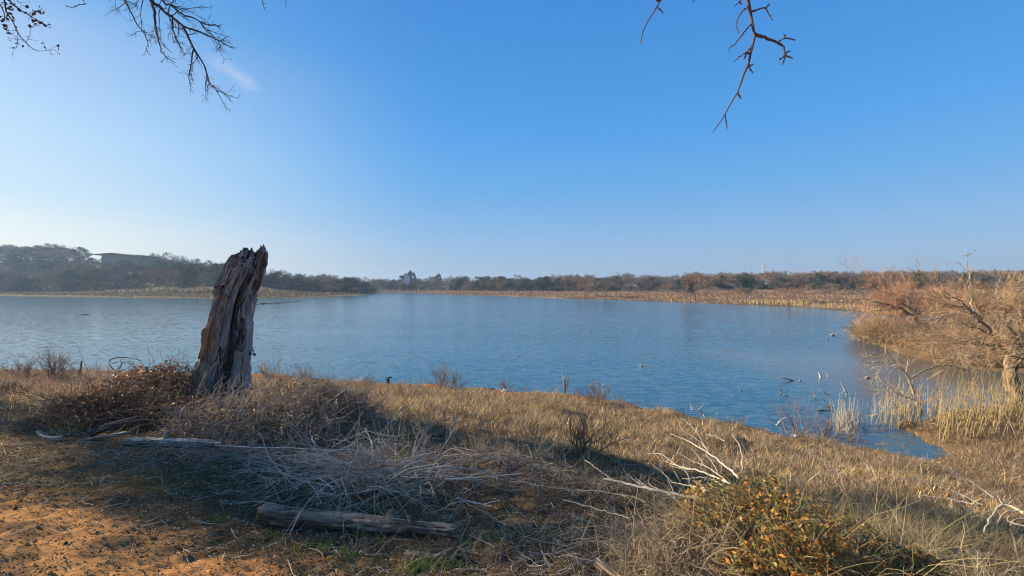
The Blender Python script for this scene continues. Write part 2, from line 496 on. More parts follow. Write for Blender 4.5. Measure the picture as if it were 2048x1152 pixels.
l.new(gmp.outputs[0], gn.inputs['Vector'])
gr = n.new('ShaderNodeMapRange'); gr.inputs[1].default_value = .35; gr.inputs[2].default_value = .65; gr.inputs[3].default_value = .17; gr.inputs[4].default_value = .31
l.new(gn.outputs[0], gr.inputs[0])
lee = n.new('ShaderNodeMapRange'); lee.inputs[1].default_value = -8; lee.inputs[2].default_value = -45; lee.inputs[3].default_value = 1; lee.inputs[4].default_value = .5
l.new(sx.outputs[0], lee.inputs[0])
st0 = n.new('ShaderNodeMath'); st0.operation = 'MULTIPLY'; l.new(mm.outputs[0], st0.inputs[0]); l.new(lee.outputs[0], st0.inputs[1])
st = n.new('ShaderNodeMath'); st.operation = 'MULTIPLY'; l.new(st0.outputs[0], st.inputs[0]); l.new(gr.outputs[0], st.inputs[1])
s2 = n.new('ShaderNodeVectorMath'); s2.operation = 'SCALE'; l.new(ad.outputs[0], s2.inputs[0]); l.new(st.outputs[0], s2.inputs['Scale'])
s3 = n.new('ShaderNodeVectorMath'); s3.operation = 'MULTIPLY'; s3.inputs[1].default_value = (1, 2.1, 0); l.new(s2.outputs[0], s3.inputs[0])
s4 = n.new('ShaderNodeVectorMath'); s4.operation = 'ADD'; s4.inputs[1].default_value = (0, 0, 1); l.new(s3.outputs[0], s4.inputs[0])
s5 = n.new('ShaderNodeVectorMath'); s5.operation = 'NORMALIZE'; l.new(s4.outputs[0], s5.inputs[0])
l.new(s5.outputs[0], p.inputs['Normal'])
wc = n.new('ShaderNodeMixRGB'); wc.inputs[1].default_value = (.10, .09, .06, 1); wc.inputs[2].default_value = (.03, .085, .12, 1)
l.new(mm.outputs[0], wc.inputs[0]); l.new(wc.outputs[0], p.inputs['Base Color'])
wv = MB().add([(-520, 5, 0), (120, 5, 0), (120, 330, 0), (-520, 330, 0)], [[0, 1, 2, 3]], (.1, .1, .1))
tag(wv.build('water', mw), kind='structure')

# ------------------------------------------------------------------ far trees
def tree_bare(rng, h=9.0, col=(.20, .15, .11), twig=(.22, .16, .12), spread=1.0, dens=1.0, lean=0.0):
    mb = MB()
    th_ = h * .38
    tr = paths(rng, np.array([[0, 0, -.6]]), np.array([[lean, 0, 1.0]]), np.array([h * .8]), 6, .06, .02)
    sp = [dict(tmin=.3, tip=.25), dict(n=9, ratio=(.45, .75), ang=(30, 62), wig=.12, grav=.05, rr=.5, tmin=.25, N=5),
          dict(n=6, ratio=(.4, .65), ang=(25, 60), wig=.14, grav=.03, rr=.5, tmin=.2, N=4),
          dict(n=int(6 * dens), ratio=(.4, .7), ang=(20, 60), wig=.15, rr=.6, N=3)]
    o = grow(rng, None or np.zeros((1, 3)), np.array([[0, 0, 1.0]]), np.array([h * .8]), np.array([h * .022]), sp, first=tr)
    for k, (P, R) in enumerate(o):
        P[..., :2] *= spread
        if k < 3: tubes(mb, P, R, col, 3 if k else 5)
    P, R = o[-1]
    ribbons(mb, P, np.tile([.035, .028, .01], (len(P), 1)) * (h / 9), vary(rng, twig, len(P), .2), rng, False)
    # fine twig sprays
    E = P[:, -1]; idx = rng.integers(0, len(E), int(1500 * dens))
    d = nrm(P[idx, -1] - P[idx, 0]) + rng.normal(size=(len(idx), 3)) * .55
    Q = paths(rng, P[idx, 1] + (E[idx] - P[idx, 1]) * rng.random((len(idx), 1)), d, rng.uniform(.35, .9, len(idx)) * h / 9, 2, .1)
    ribbons(mb, Q, np.tile([.03, .008], (len(Q), 1)) * (h / 9), vary(rng, twig, len(Q), .25), rng, False)
    return mb

def tree_ever(rng, h=8.0, col=(.045, .06, .03), n=2600, wide=.48, conical=False):
    mb = MB()
    tubes(mb, np.array([[[0, 0, -.6], [0.1, 0, h*.3], [0, 0.1, h*.75]]]), np.array([[h*.03, h*.022, h*.01]]), (.10, .08, .06), 5)
    K = 46
    u = rng.random(K)
    zc = h * (.15 + .75 * u)
    prof = (1.02 - u) ** .8 if conical else np.sin(pi * (.16 + .8 * u)) ** .7
    rad = h * wide * prof * np.sqrt(rng.uniform(.25, 1, K))
    a = rng.uniform(0, 2*pi, K)
    C = np.stack([rad * np.cos(a), rad * np.sin(a), zc], 1)
    idx = rng.integers(0, K, n)
    q = nrm(rng.normal(size=(n, 3))) * (rng.uniform(.5, 1, (n, 1)) * h * .13)
    q[:, 2] *= .75
    shade = rng.uniform(.7, 1.3, K)[idx][:, None]
    leaves(mb, C[idx] + q, rng.uniform(.10, .22, n) * h / 8, vary(rng, col, n, .25) * shade, rng, aspect=.7)
    return mb

rt = np.random.default_rng(101)
TOPX = [-100, 0, 100, 180, 200, 286, 300, 340, 440, 500, 560, 640, 700, 740, 800, 870, 960, 1000, 1040, 1110, 1150, 1250, 1330, 1400, 1550, 1700, 2048, 2200]
TOPY = [490, 490, 489, 494, 516, 517, 512, 507, 513, 521, 531, 543, 551, 551, 548, 547, 547, 543, 539, 542, 549, 550, 553, 548, 546, 544, 543, 543]
def top_h(px, x, Yd, r, lo=4.5, hi=12):
    z = float(height(x, Yd, False))
    return float(np.clip((EYE + (HZ - np.interp(px, TOPX, TOPY) + r.uniform(-2.5, 4.5)) / F * Yd - z), lo, hi))
GREY = dict(col=(.15, .135, .115), twig=(.17, .15, .12))
TAN = dict(col=(.22, .17, .12), twig=(.25, .18, .12))
RUST = dict(col=(.20, .13, .09), twig=(.28, .17, .11))
SHRUBC = dict(col=(.2, .14, .1), twig=(.24, .17, .115))
V_GREY = [tree_bare(rt, 9, **GREY, spread=s) for s in (1.0, 1.25, 1.1)]
V_TAN = [tree_bare(rt, 9, **TAN, spread=s) for s in (1.1, 1.3)]
V_RUST = [tree_bare(rt, 9, **RUST, spread=s) for s in (1.2, 1.35)]
V_EVER = [tree_ever(rt, 8, c) for c in ((.05, .065, .035), (.06, .07, .04), (.045, .07, .03))]
V_PINE = [tree_ever(rt, 8, (.035, .05, .03), n=6500, wide=.5)]
V_CON = [tree_ever(rt, 8, (.03, .065, .025), wide=.3, conical=True)]
ME = {}
for nm, vs in (('grey', V_GREY), ('tan', V_TAN), ('rust', V_RUST), ('ever', V_EVER), ('con', V_CON), ('pine', V_PINE)):
    ME[nm] = []
    for v in vs:
        me = v.mesh('tree'); me.materials.append(M_FAR); ME[nm].append(me)

LAB = {
 'grey': ('bare_tree', 'bare grey leafless tree', 'tree'), 'tan': ('bare_tree', 'bare tan-twigged leafless tree', 'tree'),
 'rust': ('bare_tree', 'rust-brown leafless tree', 'tree'), 'ever': ('evergreen_tree', 'dark evergreen round-crowned tree', 'tree'), 'pine': ('pine_tree', 'dark pine', 'tree'), 'con': ('cedar_tree', 'deep green cedar tree', 'tree')}
def far_tree(kind, x, y, h, label=None, group=None, z=None, wide=1.0):
    k = rt.integers(0, len(ME[kind]))
    o = bpy.data.objects.new(LAB[kind][0], ME[kind][k])
    COL.objects.link(o)
    zz = float(height(x, y, False)) if z is None else z
    s = h / (8.5 if kind in ('ever', 'con', 'pine') else 9.0)
    o.location = (x, y, zz); o.rotation_euler = (0, 0, rt.uniform(0, 6.28)); o.scale = (s * wide, s * wide, s)
    tag(o, label or LAB[kind][1], LAB[kind][2], group)
    return o

# individual trees told apart on the banks: (kind, px, py of foot, height px, label)
named = [
 ('rust', 1392, 604, 56, 'rusty leafless tree at the water edge, right of two spreading trees', 1.1),
 ('rust', 1575, 606, 44, 'orange-brown bare tree over straw-coloured reeds on the right bank', 1.2),
 ('grey', 1210, 596, 40, 'wide umbrella-shaped bare tree standing on the far right bank', 1.5),
 ('rust', 1168, 594, 40, 'rusty bare tree left of the umbrella-shaped one on far bank', 1.1),
 ('rust', 987, 586, 32, 'round reddish bare tree below the dark wooded rise', 1.2),
 ('tan', 935, 585, 22, 'low forked bare tree on the middle of the far bank', 1.3),
 ('grey', 845, 582, 26, 'leaning dark-stemmed bare tree at the head of the lake', 1.2),
 ('grey', 758, 582, 24, 'bare tree just right of the wooded point at lake head', 1.2),
 ('tan', 330, 586, 52, 'pale-trunked sycamore-like tree under the left hillside', 1.0),
 ('tan', 352, 587, 48, 'second pale-trunked tree close beside the sycamore-like one', .9),
 ('tan', 300, 585, 46, 'slim pale-trunked tree left of the sycamore-like pair', .9),
 ('tan', 270, 588, 30, 'small pale tree low on the bank left of the sycamore-like pair', 1.1),
 ('tan', 410, 586, 36, 'thin pale tree on the left bank near the broken snag', .9),
 ('rust', 128, 582, 26, 'russet round shrub-like tree low on the left bank', 1.4),
 ('rust', 1335, 585, 20, 'small rust-coloured tree in front of the right wood', 1.2),
]
for kd, px, py, hp, lab, wd in named:
    q = hit(px, py, 60, 400)
    far_tree(kd, q[0], q[1], hp / F * q[1], lab, wide=wd)
for px, py, hp, lab in [(1382, 578, 22, 'leftmost dark green cedar in front of the right wood'), (1675, 582, 24, 'tallest green cedar in front of the right wood'), (1705, 584, 20, 'small cedar right beside the tallest green one'), (1737, 582, 24, 'broad green cedar furthest right before the right wood'), (1500, 580, 20, 'dark green cedar below the lattice mast')]:
    Yc = 150.0
    far_tree('con' if px != 1737 else 'ever', (px-1024)/F*Yc, Yc, hp / F * Yc * 1.2, lab)

start = lambda px: np.interp(px, [-200, 0, 200, 450, 600, 720, 745, 760, 900, 1000, 1150, 1400, 1700, 2048, 2300], [206, 206, 203, 196, 200, 224, 300, 335, 300, 268, 238, 205, 172, 150, 140])
def kinds_at(px):
    if px < 740: return rt.choice(['grey', 'ever', 'tan', 'rust'], p=[.48, .38, .12, .02])
    if px < 960: return rt.choice(['grey', 'ever', 'tan', 'rust'], p=[.46, .28, .22, .04])
    if px < 1150: return rt.choice(['grey', 'ever', 'tan', 'rust'], p=[.28, .58, .11, .03])
    return rt.choice(['grey', 'ever', 'tan', 'rust'], p=[.40, .20, .32, .08])
def spot(px):
    for lim, t in ((190, 'left of the hilltop house'), (300, 'at the hilltop house'), (430, 'between house and snag'), (545, 'beside the broken snag'), (740, 'right of the snag'), (800, 'left of the white houses'), (890, 'near the dark pine domes'), (1010, 'right of the pine domes'), (1150, 'on the low central rise'),
                   (1270, 'left of the rusty waterside tree'), (1390, 'just left of the rusty waterside tree'), (1527, 'between waterside tree and mast'), (1700, 'right of the lattice mast'), (1850, 'behind the island willow')):
        if px < lim: return t
    return 'behind the gnarled willow'
size = lambda h: 'tall ' if h > 8.3 else ('short ' if h < 6.2 else '')
where = lambda px: 'on the wooded left hillside' if px < 740 else ('in the wood at the lake head' if px < 1150 else 'in the wood beyond the right meadow')
# front row: single trees
px = -60.0; cnt = 0
while px < 2110:
    Yd = start(px) + rt.uniform(-2, 9)
    kd = kinds_at(px)
    hm = min(rt.uniform(5.0, 11), top_h(px, (px - 1024) / F * Yd, Yd, rt) * 1.02)
    far_tree(kd, (px - 1024) / F * Yd, Yd, hm, size(hm) + LAB[kd][1] + ', front row, ' + spot(px), 'trees ' + where(px) + ', front row', wide=rt.uniform(1, 1.35))
    px += rt.uniform(9, 17)
# crest of the left hill: single trees against the sky
px = -60.0
while px < 735:
    Yd = start(px) + np.interp(px, [0, 500, 735], [92, 80, 45]) + rt.uniform(-6, 6)
    if not (165 < px < 312):
        kd = rt.choice(['grey', 'ever', 'tan'], p=[.62, .30, .08])
        hh_ = top_h(px, (px - 1024) / F * Yd, Yd, rt, 5)
        far_tree(kd, (px - 1024) / F * Yd, Yd, hh_, size(hh_) + LAB[kd][1] + ' on the skyline ' + spot(px), 'trees on the skyline of the left hill', wide=rt.uniform(1, 1.4))
    px += rt.uniform(9, 17)
# the rest of the woods
mass = {}
def wood(name, a, b, label, depth, step, seed):
    r = np.random.default_rng(seed); mb = MB()
    for px in np.arange(a, b, step):
        for k in range(5):                                   # undergrowth
            q = px + r.uniform(-step, step); Yd = start(px) + r.uniform(-4, 26); x = (q - 1024) / F * Yd; s = r.uniform(2.2, 3.8) / 9
            vs = [V_TAN, V_GREY, V_RUST, V_EVER][r.choice(4, p=[.35, .35, .1, .2])]
            mb.merge(vs[r.integers(0, len(vs))], (x, Yd, float(height(x, Yd, False)) - .3), r.uniform(0, 6.28), (s*1.9, s*1.9, s), r.uniform(.8, 1.15))
        for k in range(int(depth[0])):
            Yd = start(px) + 8 + (k + r.uniform(-.5, .7)) * depth[1] 
            kd = kinds_at(px); q = px + r.uniform(-step, step)
            x = (q - 1024) / F * Yd
            hse = 172 < q < 304 and Yd > 228
            vs = dict(grey=V_GREY, tan=V_TAN, rust=V_RUST, ever=V_EVER)[kd]
            h_ = min(r.uniform(6.5, 10), top_h(q, x, Yd, r) * 1.02); h_ = min(h_, top_h(235, x, Yd, r, 1.5)) if hse else h_; s = h_ / 9
            if hse and Yd > 256: continue
            mb.merge(vs[r.integers(0, len(vs))], (x, Yd, float(height(x, Yd, False))), r.uniform(0, 6.28), (s*1.3, s*1.3, s), r.uniform(.6, 1.4))
    o = mb.build(name, M_FAR)
    tag(o, label, 'woodland', kind='stuff')
wood('woodland', -60, 740, 'mixed bare and evergreen wood covering the left hillside', (7, 13), 22, 1)
wood('woodland', 740, 1150, 'wood closing the head of the lake below the low rise', (5, 16), 20, 2)
wood('woodland', 1150, 2110, 'brown and green wood behind the right-hand meadow', (5, 14), 24, 3)
# two dark pines above the lake head
for px_, hp, lab in [(823, 26, 'larger dark pine dome above the white houses'), (876, 22, 'smaller dark pine dome right of the white houses')]:
    Yd = 405.0
    far_tree('pine', (px_-1024)/F*Yd, Yd, 18.6 if hp > 24 else 15.4, lab, wide=.5)
far_tree('pine', (812-1024)/F*405, 405, 15.5, 'low dark pine touching the left of the larger pine dome')

# ------------------------------------------------------------------ house on the hill, white houses, lattice mast
def box(mb, x0, x1, y0, y1, z0, z1, col):
    v = [(x, y, z) for x in (x0, x1) for y in (y0, y1) for z in (z0, z1)]
    mb.add(v, [[0, 1, 3, 2], [4, 6, 7, 5], [0, 4, 5, 1], [2, 3, 7, 6], [0, 2, 6, 4], [1, 5, 7, 3]], col)
Yh = 262.0
hx0, hx1 = (203 - 1024) / F * Yh, (275 - 1024) / F * Yh
hz1 = EYE + (HZ - 509.5) / F * Yh
hz0 = hz1 - 7.0
hs_ = thing('hilltop_house', 'large brown house with a low shallow roof on the left hilltop', 'house', ((hx0+hx1)/2, Yh, hz0))
b = MB(); box(b, hx0, hx1, Yh, Yh + 14, hz0 - 3, hz1, (.30, .255, .22)); part(b, 'wall', M_PAINT, hs_, False)
b = MB()
xm = (hx0 + hx1) / 2 - 3; ov = 3.2
zt = hz1 + 1.0
v = [(hx0-ov, Yh-2.2, hz1+.2), (hx1+ov, Yh-2.2, hz1-1.3), (hx1+ov, Yh+16, hz1-1.3), (hx0-ov, Yh+16, hz1+.2), (xm, Yh-2.2, zt), (xm, Yh+16, zt)]
v += [(a_, b_, c_ - .45) for a_, b_, c_ in v]
b.add(v, [[0, 4, 5, 3], [4, 1, 2, 5]], (.10, .07, .06)); b.f.append(np.array([[6, 9, 11, 10], [10, 11, 8, 7], [0, 6, 10, 4], [4, 10, 7, 1], [3, 5, 11, 9], [5, 2, 8, 11], [0, 3, 9, 6], [1, 7, 8, 2]]))
rf = part(b, 'roof', M_PAINT, hs_, False)
for (pa, pb, pt, pbm, lab) in [(809.5, 813, 551, 557.5, 'taller white gabled house below the dark pine dome'), (814.5, 817, 553.5, 557.5, 'lower white house right beside the taller white one')]:
    Yw = 316.0
    xa, xb = (pa-1024)/F*Yw, (pb-1024)/F*Yw; za, zb = EYE+(HZ-pt)/F*Yw, EYE+(HZ-pbm)/F*Yw
    w_ = thing('white_house', lab, 'house', ((xa+xb)/2, Yw, zb - 6))
    b = MB(); box(b, xa, xb, Yw, Yw+4, zb-6, za, (.8, .8, .78)); part(b, 'wall', M_PAINT, w_, False)
    b = MB(); xm = (xa+xb)/2
    b.add([(xa-.2, Yw-.2, za), (xb+.2, Yw-.2, za), (xm, Yw-.2, za+.7), (xa-.2, Yw+4.2, za), (xb+.2, Yw+4.2, za), (xm, Yw+4.2, za+.7)], [[0, 3, 5, 2], [1, 2, 5, 4], [0, 1, 4, 3]], (.7, .7, .68)); b.f.append(np.array([[0, 2, 1], [3, 4, 5]]))
    part(b, 'roof', M_PAINT, w_, False)
for px_, kd_, h_ in ((800, 'tan', 6.2), (807, 'ever', 5.6), (812, 'tan', 5.4), (818, 'grey', 5.8), (825, 'ever', 6.0)):
    far_tree(kd_, (px_-1024)/F*309, 309, h_, LAB[kd_][1] + ' in front of the white houses', 'trees in the wood at the lake head, front row', wide=1.3)
# lattice mast
Yt = 450.0
tx = (1527.5 - 1024) / F * Yt
tz0, tz1 = 5.0, EYE + (HZ - 526) / F * Yt
tw = thing('lattice_mast', 'thin pale red and white lattice radio mast above the right wood', 'mast', (tx, Yt, tz0))
b = MB(); nseg = 14
for q in range(nseg):
    z0 = tz0 + (tz1-tz0)*q/nseg; z1 = tz0 + (tz1-tz0)*(q+1)/nseg
    w0 = 1.7 - 1.1*q/nseg; w1_ = 1.7 - 1.1*(q+1)/nseg
    cc = (.60, .56, .55) if q % 2 else (.55, .34, .30)
    cs0 = [np.array([tx + sx_*w0, Yt + sy_*w0, z0]) for sx_, sy_ in ((-1,-1),(1,-1),(1,1),(-1,1))]
    cs1 = [np.array([tx + sx_*w1_, Yt + sy_*w1_, z1]) for sx_, sy_ in ((-1,-1),(1,-1),(1,1),(-1,1))]
    segs = []
    for e in range(4):
        segs += [(cs0[e], cs1[e]), (cs0[e], cs1[(e+1)%4]), (cs0[(e+1)%4], cs1[e]), (cs1[e], cs1[(e+1)%4])]
    tubes(b, np.array(segs), np.full((len(segs), 2), .06), cc, 4)
part(b, 'lattice_frame', M_PAINT, tw, False)
b = MB()
for q in (.45, .7, .85, .96):
    z = tz0 + (tz1-tz0)*q
    tubes(b, np.array([[[tx-1.5, Yt-1, z], [tx-1.5, Yt-1, z+1.8]], [[tx+1.5, Yt-1, z], [tx+1.5, Yt-1, z+1.8]]]), np.full((2, 2), .16), (.6, .6, .6), 8, cap=True)
part(b, 'antenna', M_PAINT, tw, False)

# ------------------------------------------------------------------ the haze goes in at the end of the file

# ------------------------------------------------------------------ grass
def grass_field(mb, rng, XY, hgt, col, lean=.35, width=.004, N=4, curve=.5):
    M = len(XY)
    z = height(XY[:, 0], XY[:, 1])
    S0 = np.stack([XY[:, 0], XY[:, 1], z - .01], 1)
    a = rng.uniform(0, 2*pi, M); ln_ = np.abs(rng.normal(size=M)) * lean
    D = np.stack([np.cos(a)*ln_, np.sin(a)*ln_, np.ones(M)], 1)
    t_ = np.linspace(0, 1, N)[None, :, None]
    P = S0[:, None] + nrm(D)[:, None] * t_ * hgt[:, None, None]
    bend = np.stack([np.cos(a), np.sin(a), -np.ones(M)*.4], 1)[:, None] * (t_**2) * (hgt * rng.uniform(0, curve, M))[:, None, None]
    P = P + bend + rng.normal(size=(M, N, 3)) * (hgt[:, None, None] * .03) * t_
    Wd = width * rng.uniform(.6, 1.4, M)[:, None] * np.linspace(1, .25, N)[None]
    ribbons(mb, P, Wd, col, rng)

def scatter(rng, n, y0, y1, px0, px1, power=1.0):
    u = rng.random(n); Y = (y0**power + u * (y1**power - y0**power)) ** (1/power)
    px = rng.uniform(px0, px1, n)
    return np.stack([(px - 1024) / F * Y, Y], 1)

r = np.random.default_rng(33)
mb = MB()
XY = scatter(r, 340000, 4.9, 22.5, -120, 2200, 1.0)
d = sdist(XY[:, 0], XY[:, 1])
dn = fbm(XY[:, 0]*.7, XY[:, 1]*.7, seed=51); dn2 = fbm(XY[:, 0]*2.2, XY[:, 1]*2.2, seed=52)
brow = 5.7 + (dn - .5) * 2.2 + np.interp(XY[:, 0], [-8, -5, -2, 2, 5, 8], [.6, .3, 0, .2, -.3, -1.5])
keep = (d > .12) & (XY[:, 1] > brow) & (r.random(len(XY)) < np.clip(.35 + (dn2 - .35) * 3.2, .10, 1) * np.clip((dn - .36) * 6, .22, 1))
keep &= ~((XY[:, 0] < -9) & (XY[:, 1] > 9) & (r.random(len(XY)) < .45))      # thinner on the rusty left flat
XY = XY[keep]; d = d[keep]; dn = dn[keep]; dn2 = dn2[keep]
h = r.uniform(.04, .16, len(XY)) * (.25 + 3.0 * dn2**2) * np.clip(.35 + d * .25, .35, 1)
c = vary(r, (.56, .41, .22), len(XY), .45, [(.62, .46, .25), (.32, .20, .10), (.32, .26, .18), (.44, .26, .11), (.16, .15, .06), (.12, .08, .05)], .75)
lf = smooth((-7.5 - XY[:, 0]) / 3)[:, None]; c = c * (1 - lf) + vary(r, (.33, .225, .16), len(XY), .3) * lf
c = c * (.62 + .8 * fbm(XY[:, 0]*.9, XY[:, 1]*1.6, seed=58))[:, None]
grass_field(mb, r, XY, h, c, lean=.5, width=.0052, curve=.6)
TC = scatter(r, 900, 5.4, 20, -80, 2150, 1.0); TC = TC[sdist(TC[:, 0], TC[:, 1]) > .6]
i_ = r.integers(0, len(TC), len(TC)*42); q_ = TC[i_] + r.normal(size=(len(i_), 2))*.07*r.uniform(.5, 1.6, len(TC))[i_][:, None]
grass_field(mb, r, q_, r.uniform(.08, .24, len(i_))*r.uniform(.6, 1.4, len(TC))[i_], vary(r, (.46, .34, .19), len(i_), .25)*r.uniform(.55, 1.25, len(TC))[i_][:, None], lean=.75, width=.005, N=5, curve=.9)
tag(mb.build('dry_grass', M_GRASS), 'dry tan and brown grass over the slope down to the lake', 'dry grass', kind='stuff')
print('grass', len(XY))
# twiggy weeds with seed heads
mb = MB()
XY = scatter(r, 5200, 5.6, 21, -60, 2100, 1.0)
d = sdist(XY[:, 0], XY[:, 1]); dn = fbm(XY[:, 0]*.6, XY[:, 1]*.6, seed=56)
XY = XY[(d > .2) & (dn > .42) & (XY[:, 1] > 5.6)]
z = height(XY[:, 0], XY[:, 1])
S0 = np.stack([XY[:, 0], XY[:, 1], z - .01], 1)
D0 = r.normal(size=S0.shape) * .25; D0[:, 2] = 1
o = grow(r, S0, D0, r.uniform(.10, .30, len(S0)), np.full(len(S0), .003), [dict(wig=.1, tmin=.3, N=4), dict(n=5, ratio=(.3, .6), ang=(20, 55), wig=.15, lift=.2, N=3), dict(n=3, ratio=(.3, .6), ang=(20, 55), N=2)])
cc = vary(r, (.27, .20, .14), len(S0), .25, [(.20, .13, .10), (.33, .27, .2)], .5)
for k, (P, R) in enumerate(o):
    c_ = np.repeat(cc, len(P) // len(cc), 0)
    ribbons(mb, P, np.maximum(R, .0026), c_, r, False)
P = o[-1][0][:, -1]; k = r.random(len(P)) < .5
leaves(mb, P[k], r.uniform(.006, .012, k.sum()), vary(r, (.36, .26, .15), k.sum(), .25), r)
tag(mb.build('dry_weeds', M_GRASS), 'dead branching weeds with seed heads among the slope grass', 'weeds', kind='stuff')

# far bank grass and reeds (meadow texture)
mb = MB()
n_ = 60000
px_ = r.uniform(690, 2120, n_)
ysh = np.interp(px_, [690, 735, 900, 1000, 1200, 1400, 1600, 1750, 1900, 2100], [200, 240, 212, 180, 133, 106, 86, 64, 50, 44])
Yg = ysh + r.random(n_)**1.5 * 90
XY = np.stack([(px_ - 1024) / F * Yg, Yg], 1)
d = sdist(XY[:, 0], XY[:, 1])
dn = fbm(XY[:, 0]*.08, XY[:, 1]*.16, seed=61)
k = (d > .3) & (r.random(n_) < np.clip((dn - .3) * 3, .1, 1)) & (Yg > 40)
XY = XY[k]; d = d[k]; dn = dn[k]
z = height(XY[:, 0], XY[:, 1], False)
hh = r.uniform(.15, .5, len(XY)) * (1 + 1.6 * np.exp(-d / 3) * (XY[:, 0] > 50))
P = np.stack([np.stack([XY[:, 0], XY[:, 1], z - .05], 1), np.stack([XY[:, 0] + r.normal(size=len(XY))*.15, XY[:, 1] + r.normal(size=len(XY))*.15, z + hh], 1)], 1)
c = vary(r, (.26, .165, .10), len(XY), .3, [(.22, .14, .09), (.16, .11, .08), (.36, .26, .15)], .6) * (.7 + .6*smooth((dn-.4)*5))[:, None]
kk = (d < 4) & (XY[:, 0] > 50.5)
c[kk] = vary(r, (.46, .34, .17), kk.sum(), .18)
ribbons(mb, P, np.tile([.12, .03], (len(P), 1)) * (Yd_ := (XY[:, 1:2] / 140)) , c, r)
tag(mb.build('meadow_grass', M_GRASS), 'tan rank grass covering the meadow of the right far bank', 'dry grass', kind='stuff')
# left far bank scrub line
mb = MB(); n_ = 9000
px_ = r.uniform(-60, 735, n_); Yg = np.interp(px_, [-60, 0, 300, 500, 640, 735], [184, 180, 152, 144, 158, 208]) + r.random(n_) * 42
XY = np.stack([(px_-1024)/F*Yg, Yg], 1); d = sdist(XY[:, 0], XY[:, 1]); XY = XY[d > 2]
z = height(XY[:, 0], XY[:, 1], False); hh = r.uniform(.2, .7, len(XY))
P = np.stack([np.stack([XY[:, 0], XY[:, 1], z - .05], 1), np.stack([XY[:, 0] + r.normal(size=len(XY))*.2, XY[:, 1], z + hh], 1)], 1)
ribbons(mb, P, np.tile([.25, .05], (len(P), 1)), vary(r, (.17, .125, .08), len(P), .25, [(.12, .11, .06)], .3), r)
tag(mb.build('bank_scrub', M_GRASS), 'low brown scrub along the left far bank', 'scrub', kind='stuff')

# ------------------------------------------------------------------ standing snag
Ys = 7.0
k_ = Ys / F
rows = np.array([(830, 430, 70), (801, 433, 64), (751, 440, 57), (714, 448, 50), (682, 454, 48), (645, 459, 45), (607, 466.5, 42.5), (576, 477.5, 40.5), (557, 487.5, 40.5), (532, 496, 40), (511, 504, 35), (480, 511, 28)], float)
NT, NZ = 300, 330
th = np.linspace(0, 2*pi, NT, endpoint=False)     # 0 = right, -pi/2 = towards the camera
# axes: right and toward-camera as seen from the lens
bx = (450 - 1024) / F * Ys
toc = nrm(np.array([-bx, -Ys, 0.0])); rgt = np.array([-toc[1], toc[0], 0.0])
if rgt[0] < 0: rgt = -rgt
def ring_dir(a): return rgt[None] * np.cos(a)[:, None] + toc[None] * np.sin(a)[:, None]
ca_, sa_ = np.cos(th), np.sin(th)
# jagged broken top: image row as a function of horizontal position
u = ca_
toprow = np.where(sa_ >= -.1, np.interp(u, [-1, -.8, -.5, -.3, -.1, .05, .25, .42, .5, .6, .7, .8, .88, 1.0], [516, 506, 500, 502, 499, 507, 506, 504, 489, 492, 503, 507, 501, 512]),
                  np.interp(u, [-1, -.6, -.2, .1, .4, .6, 1.0], [512, 508, 498, 506, 500, 508, 512]))
toprow = toprow + (vnoise(th * 7, 0, seed=71) - .5) * 8 + (vnoise(th * 17, 0, seed=72) - .5) * 5
t_ = np.linspace(0, 1, NZ)
PY = 832 + (toprow[:, None] - 832) * t_[None]      # (NT,NZ) image rows
ctr = np.interp(PY, rows[::-1, 0], rows[::-1, 1]); hw = np.interp(PY, rows[::-1, 0], rows[::-1, 2])
zz = EYE - (PY - HZ) * k_
rad = hw * k_ * .91 * np.where(sa_ > 0, 1, .9)[:, None]
TH2 = np.broadcast_to(th[:, None], PY.shape)
cx_, cy_ = np.cos(TH2) * 3.2, np.sin(TH2) * 3.2
wz = zz*1.0 + (fbm(cx_, cy_, zz*2, seed=70)-.5)*1.2; wa = (fbm(cx_*.5, cy_*.5, zz*2.4, seed=69)-.5)*1.1
ridge = fbm(cx_*1.3+wa, cy_*1.3, wz*2.0, seed=73, oct=4)
fine = fbm(cx_*5+wa, cy_*5, wz*5.5, seed=74, oct=4)
fur = 1 - np.abs(2 * fbm(cx_*3.0+wa*1.6, cy_*3.0+wa, zz*1.5, seed=75, oct=3) - 1)       # ridged
slab = fbm(cx_*1.5+wa, cy_*1.5, wz*1.8, seed=76, oct=3)
step = np.where(slab > .52, .03, 0.0)
disp = (ridge - .5) * .10 + (fine - .5) * .065 - (fur ** 5) * .045 + step - .03
# dark cavity down the middle of the front face
U = np.cos(TH2); FRONT = np.sin(TH2) > 0
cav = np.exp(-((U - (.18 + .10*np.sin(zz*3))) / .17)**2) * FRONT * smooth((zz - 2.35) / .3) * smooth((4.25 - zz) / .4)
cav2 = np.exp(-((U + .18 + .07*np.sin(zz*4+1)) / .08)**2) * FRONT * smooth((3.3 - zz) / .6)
disp = disp - cav * .055 - cav2 * .035
